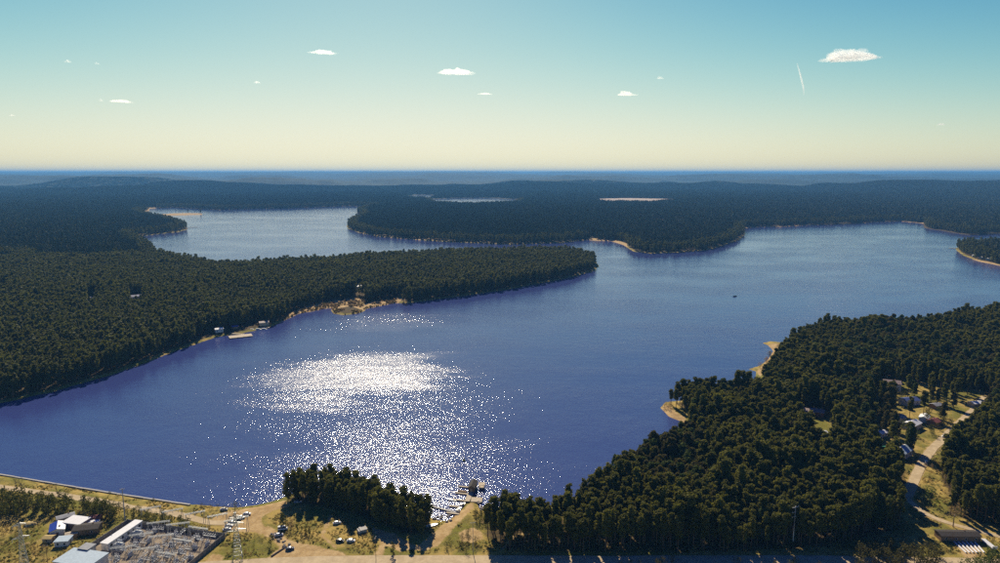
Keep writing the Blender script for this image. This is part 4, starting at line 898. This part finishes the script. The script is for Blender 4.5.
for j, (a, b, h) in enumerate(((284, 528, 9), (281.5, 530, 6), (297, 531, 4), (306, 533, 5.5), (309, 535, 4), (302, 532, 3.5))): leaf_thing('young_pine', P(a, b), h, h * .5, 'dark_needles', 'young dark conifer in the green meadow between the dirt tracks', 'conifers of the meadow', j, 'tree', 0.05)
leaf_thing('bare_bush', P(291, 530), 6, 5.5, 'reeds', 'brown leafless bush between the meadow conifers', None, 3)
leaf_thing('young_pine', P(271, 546), 6.5, 4, 'dark_needles', 'dark conifer at the foot of the rubble bank', None, 2, 'tree', 0.05)
leaf_thing('young_pine', P(393, 555), 7.5, 2.8, 'dark_needles', 'slim dark conifer at the roadside by the headland pines', None, 1, 'tree', 0.03)
for j, q in enumerate(scatter([(436, 548), (452, 536), (470, 532), (486, 540), (484, 553), (440, 553)], 10, 7)): leaf_thing('brown_bush', at_ground(q), random.uniform(3, 5), 4, 'olive_leaves', 'brownish bush on the sandy slope between mole and road', 'bushes below the mole', j)
for j, q in enumerate(scatter([(474, 513), (490, 515), (500, 520), (486, 528), (474, 522)], 14, 8)): leaf_thing('green_bush', at_ground(q), random.uniform(3, 6), 4.5, 'olive_leaves' if j % 2 else 'dark_needles', 'low bush beside the mole on the jetty side of the pines', 'bushes beside the mole', j)
for j, q in enumerate(scatter([(-4, 528), (20, 530), (45, 545), (60, 552), (70, 560), (-4, 566)], 44, 9)): leaf_thing('rough_bush', at_ground(q), random.uniform(1.2, 3), 3, ('olive_leaves', 'dark_needles', 'reeds')[j % 3], 'low scrubby bush in the rough grass below the huts', 'scrub below the huts', j)
for j, q in enumerate(scatter([(244, 533), (262, 536), (272, 548), (262, 560), (225, 562), (236, 540)], 34, 10)): leaf_thing('rough_bush', at_ground(q), random.uniform(0.8, 2.2), 2.4, ('olive_leaves', 'green_leaves', 'dark_needles')[j % 3], 'low scrubby bush around the foot of the lattice pylon', 'scrub round the pylon', j)
for j, q in enumerate(scatter([(856, 552), (880, 550), (905, 552), (942, 556), (938, 572), (858, 572)], 26, 11)): leaf_thing('olive_tree', at_ground(q), random.uniform(7, 10), 7, 'olive_leaves', 'olive-brown leafy tree in the row beside the main road', 'olive trees by the road', j, 'tree', 0.2)
for j, q in enumerate(scatter([(968, 563), (1010, 560), (1010, 580), (965, 580)], 12, 12)): leaf_thing('green_tree', at_ground(q), random.uniform(7, 10), 6, 'green_leaves', 'green leafy tree below the seedbed rows', 'green trees below the seedbeds', j, 'tree', 0.2)
for j, q in enumerate(scatter([(640, 560), (700, 563), (860, 563), (860, 580), (600, 580)], 22, 13)): leaf_thing('verge_bush', at_ground(q), random.uniform(3, 5.5), 4, 'dark_needles' if j % 2 else 'olive_leaves', 'bush on the near verge of the main road below the wood', 'verge bushes', j)
leaf_thing('oak_tree', P(930, 504), 11, 10, 'green_leaves', 'single round green tree on the verge of the village road', None, 21, 'tree', 0.18)
for j, q in enumerate(scatter([(925, 470), (940, 452), (950, 445), (944, 480), (946, 500), (932, 498)], 22, 14)): leaf_thing('verge_shrub', at_ground(q), random.uniform(1.5, 4), 3.4, ('green_leaves', 'olive_leaves', 'reeds')[j % 3], 'yellow-green shrub on the sunny verge of the village road', 'shrubs of the village verge', j)
for j, q in enumerate(scatter([(876, 395), (960, 398), (955, 425), (925, 450), (880, 446)], 40, 15)): leaf_thing('garden_tree', at_ground(q), random.uniform(5, 9), 5.5, ('olive_leaves', 'dark_needles', 'green_leaves')[j % 3], 'small garden tree between the village houses', 'garden trees', j, 'tree')
for j, q in enumerate(scatter([(757, 371), (766, 361), (772, 350), (782, 346), (776, 362), (764, 378)], 16, 16)): leaf_thing('shore_shrub', at_ground(q), random.uniform(3, 6), 5, 'reeds' if j % 2 else 'olive_leaves', 'brown shrub on the stony spits of the right shore', 'shrubs of the right spits', j)
for j, q in enumerate(scatter([(660, 406), (668, 402), (676, 405), (672, 411)], 5, 17)): leaf_thing('shore_shrub', at_ground(q), random.uniform(3, 5), 5, 'reeds', 'brown shrub on the sandy point before the dark pines', 'shrubs of the sandy point', j)
def bare_tree(loc, h, label, seed):
    r = random.Random(seed); t_ = thing('bare_tree', loc, 0, label, 'tree'); m = MB(); tr = MB()
    def br(p, d, L, rad, n, mb):
        q = p + d * L; mb.tube(p, q, rad, rad * .65, 5 if n < 2 else 3)
        if n >= 5: return
        for _ in range(3 if n < 3 else 2): br(q - d * L * r.uniform(0, .35), (d + Vector((r.uniform(-.75, .75), r.uniform(-.75, .75), r.uniform(-.1, .4)))).normalized(), L * r.uniform(.6, .82), rad * .58, n + 1, m)
    br(Vector((0, 0, -0.3)), Vector((0, 0, 1)), h * .3, h * .018, 0, tr); tr.build('trunk', 'grey_bark', t_); m.build('branches', 'grey_bark', t_)
bare_tree(P(16, 489), 11, 'tall bare leafless tree, left one of a pair on the embankment', 1); bare_tree(P(22, 490), 10, 'bare leafless tree, right one of a pair on the embankment', 2)
bare_tree(P(57, 493), 8, 'thin lone bare tree on the embankment track', 3)
for j, (a, b) in enumerate(((110, 494.5), (154, 501))): leaf_thing('shore_bush', P(a, b), 2.2, 1.8, 'dark_needles', 'tiny dark bush on the grass by the concrete edging', 'tiny bushes by the edging', j)

# tufts of grass and reeds
def tuft_src(mat, seed, n=14, size=0.34):
    r = np.random.default_rng(seed); return src('tuft_source', leaf_mesh('tuft', [(0, 0, .2), (.4, .2, .15), (-.3, .3, .2)], [.5, .4, .4], n, size, mat, r, 0.7))
TU = [tuft_src('dry_grass', i_, 8, 0.24) for i_ in (1, 2, 3)] + [tuft_src('green_leaves', 4, 9, 0.26)]
X, Y = grid_pts(-300, 300, 285, 420, 1.7, 9); kx = in_view(X, Y); X, Y = X[kx], Y[kx]; D = shore_d(X, Y); dd = np.full(X.shape, -30.0)
for p in DIRT_POLY: dd = np.maximum(dd, sdist(X, Y, p))
for l, w_ in DIRT_LINE + [(ROAD_MAIN, 5.5)]: dd = np.maximum(dd, w_ - ldist(X, Y, l))
kp = (D > 2) & (dd < -0.6) & (fbm(X / 9, Y / 9, 3, 61) > 0.50); X, Y = X[kp], Y[kp]
gn_forest('meadow_grass', np.stack([X, Y, height(X, Y)], 1), rng.uniform(.5, 1.3, X.size), rng.uniform(0, 6.28, X.size), TU, 'tufts of dry and green grass over the near meadows', 'grass')
RE = [src('reed_source', leaf_mesh('reed', [(0, 0, .9), (.7, .3, .7), (-.6, .5, .8)], [.9, .8, .8], 16, .5, 'reeds', np.random.default_rng(5), 1.0)), src('reed_source', leaf_mesh('reed', [(0, 0, .9), (.7, .3, .7)], [.9, .8], 18, .5, 'olive_leaves', np.random.default_rng(6), 1.0))]
X, Y = grid_pts(-320, 60, 800, 1150, 3.2, 19); D = shore_d(X, Y); isl = np.full(X.shape, -99.0)
for p in ISLETS[:2]: isl = np.maximum(isl, sdist(X, Y, p))
for p in DIRT_POLY[6:7]: isl = np.maximum(isl, sdist(X, Y, p))
kp = (isl > 0) & (D > 0) & ((fbm(X / 14, Y / 14, 2, 71) > .5) | (D < 3)); X, Y = X[kp], Y[kp]
gn_forest('islet_reeds', np.stack([X, Y, height(X, Y)], 1), rng.uniform(.7, 1.5, X.size), rng.uniform(0, 6.28, X.size), RE, 'brown reeds over the islet and sandy spit off the headland', 'reeds')

# ------------------------------------------------------------------ clouds and vapour trail
k = NT('cloud_vapour'); k.t.nodes.remove(k.b); pv = k.n('ShaderNodeVolumePrincipled', {'Color': (1, 1, 1, 1), 'Density': 0.007, 'Anisotropy': 0.55}); k.t.links.new(pv.outputs[0], k.out.inputs['Volume'])
k = NT('trail_vapour'); k.t.nodes.remove(k.b); pv = k.n('ShaderNodeVolumePrincipled', {'Color': (1, 1, 1, 1), 'Density': 0.006, 'Anisotropy': 0.55}); k.t.links.new(pv.outputs[0], k.out.inputs['Volume'])
import bmesh
def outward(o):
    b_ = bmesh.new(); b_.from_mesh(o.data); bmesh.ops.recalc_face_normals(b_, faces=b_.faces); b_.to_mesh(o.data); b_.free(); return o
def ray(px, py):
    dx = (px - 500) / FPX; dy = (281.5 - py) / FPX; return Vector((dx, CP + dy * SP, -SP + dy * CP))
def cloud(px, py, wpx, hpx, label, seed, sub=4, alt=1700.0):
    d = ray(px, py); t = (alt - CAMH) / d.z; c = Vector((0, 0, CAMH)) + d * t; w = wpx / FPX * t; h = hpx / FPX * t
    bm = bmesh.new(); bmesh.ops.create_icosphere(bm, subdivisions=sub, radius=1.0); V = np.array([v.co[:] for v in bm.verts])
    env = (0.25 + 1.3 * fbm(V[:, 0] * 2.2 + seed * 7.1 + 20, V[:, 1] * 1.2 + 20, 3, seed)) * (1.05 - np.abs(V[:, 0] + 0.15) ** 1.5)
    lump = fbm(V[:, 0] * 4.5 + seed * 3.3 + 40, V[:, 2] * 3.4 + V[:, 1] * 2.7 + 40, 4, seed + 50)
    V = V * (0.35 + 1.1 * lump)[:, None]; V[:, 2] = np.where(V[:, 2] > 0, V[:, 2] * np.maximum(env, 0.1) * 1.9, V[:, 2] * 0.25)
    V[:, 0] /= np.abs(V[:, 0]).max(); V[:, 2] = (V[:, 2] - V[:, 2].min()) / (np.ptp(V[:, 2])); 
    for v, q in zip(bm.verts, V): v.co = (q[0] * w / 2, q[1] * w * 0.28, q[2] * h)
    me_ = bpy.data.meshes.new('cloud'); bm.to_mesh(me_); bm.free(); me_.materials.append(MATS['cloud_vapour']); o = link('cloud', me_); o.location = (c.x, c.y, c.z - h * .4); o.rotation_euler = (0, 0, -math.atan2(c.x, c.y)); tag(o, label, 'cloud', 'small clouds')
for i, (a, b, w_, h_, l_) in enumerate(((850, 55, 64, 13, 'largest white puffy cloud, beside the vapour trail'), (456, 71, 42, 7, 'flat white cloud over the middle of the lake, second largest'), (323, 51.5, 32, 4.5, 'thin white cloud high over the far bay'), (627, 93.5, 24, 5, 'small flat white cloud low over the middle peninsula'),
    (68, 61, 9, 3, 'tiny cloud, larger of a pair high over the left woods'), (97, 63, 6, 2.4, 'tiny cloud, smaller of a pair high over the left woods'), (101, 100, 6, 2.5, 'dot of cloud at the end of a thin cloud streak'), (122, 101, 27, 3, 'thin cloud streak low over the left woods'), (12, 115, 7, 2, 'faint low cloud speck over the far left hills'),
    (257, 82, 10, 2.2, 'faint thin cloud speck below the high thin cloud'), (486, 93.5, 18, 2, 'faint thin cloud streak below the flat white cloud'), (660, 77.5, 9, 3, 'tiny cloud between the small flat cloud and the vapour trail'), (942, 124, 10, 2.2, 'faint low cloud speck over the far right hills'))): cloud(a, b, w_, h_, l_, i + 1, 5 if w_ > 30 else 4)
m = MB(); pts = [(797, 63), (800.5, 75), (803.5, 88), (804, 95)]; wd = [25, 60, 55, 20]; sec = []
for (a, b), r_ in zip(pts, wd):
    d = ray(a, b); c = Vector((0, 0, CAMH)) + d * 40000; sec.append([(c.x + math.cos(q) * r_, c.y + math.sin(q) * r_, c.z + math.sin(q) * r_ * .2) for q in [6.283 * e / 8 for e in range(8)]])
c0 = Vector(sec[0][0]); m.loft([[tuple(Vector(p) - c0) for p in q] for q in sec]); o = tag(outward(m.build('vapour_trail', 'trail_vapour')), 'short faint vapour trail beside the largest cloud', 'trail'); o.location = c0

# ------------------------------------------------------------------ air between here and the hills
k = NT('haze_air'); k.t.nodes.remove(k.b)
pv = k.n('ShaderNodeVolumePrincipled', {'Color': (0.16, 0.46, 0.92, 1), 'Density': 5.4e-5, 'Anisotropy': 0.15}); k.t.links.new(pv.outputs[0], k.out.inputs['Volume'])
top = max(float(gz.max()), CAMH + 20) + 6
hz = MB().box((0, 31000, (top - 6) / 2), (128000, 66000, top + 6)).build('haze', 'haze_air'); tag(hz, 'thin blue haze in the air over the lake and hills', 'haze', kind='stuff')
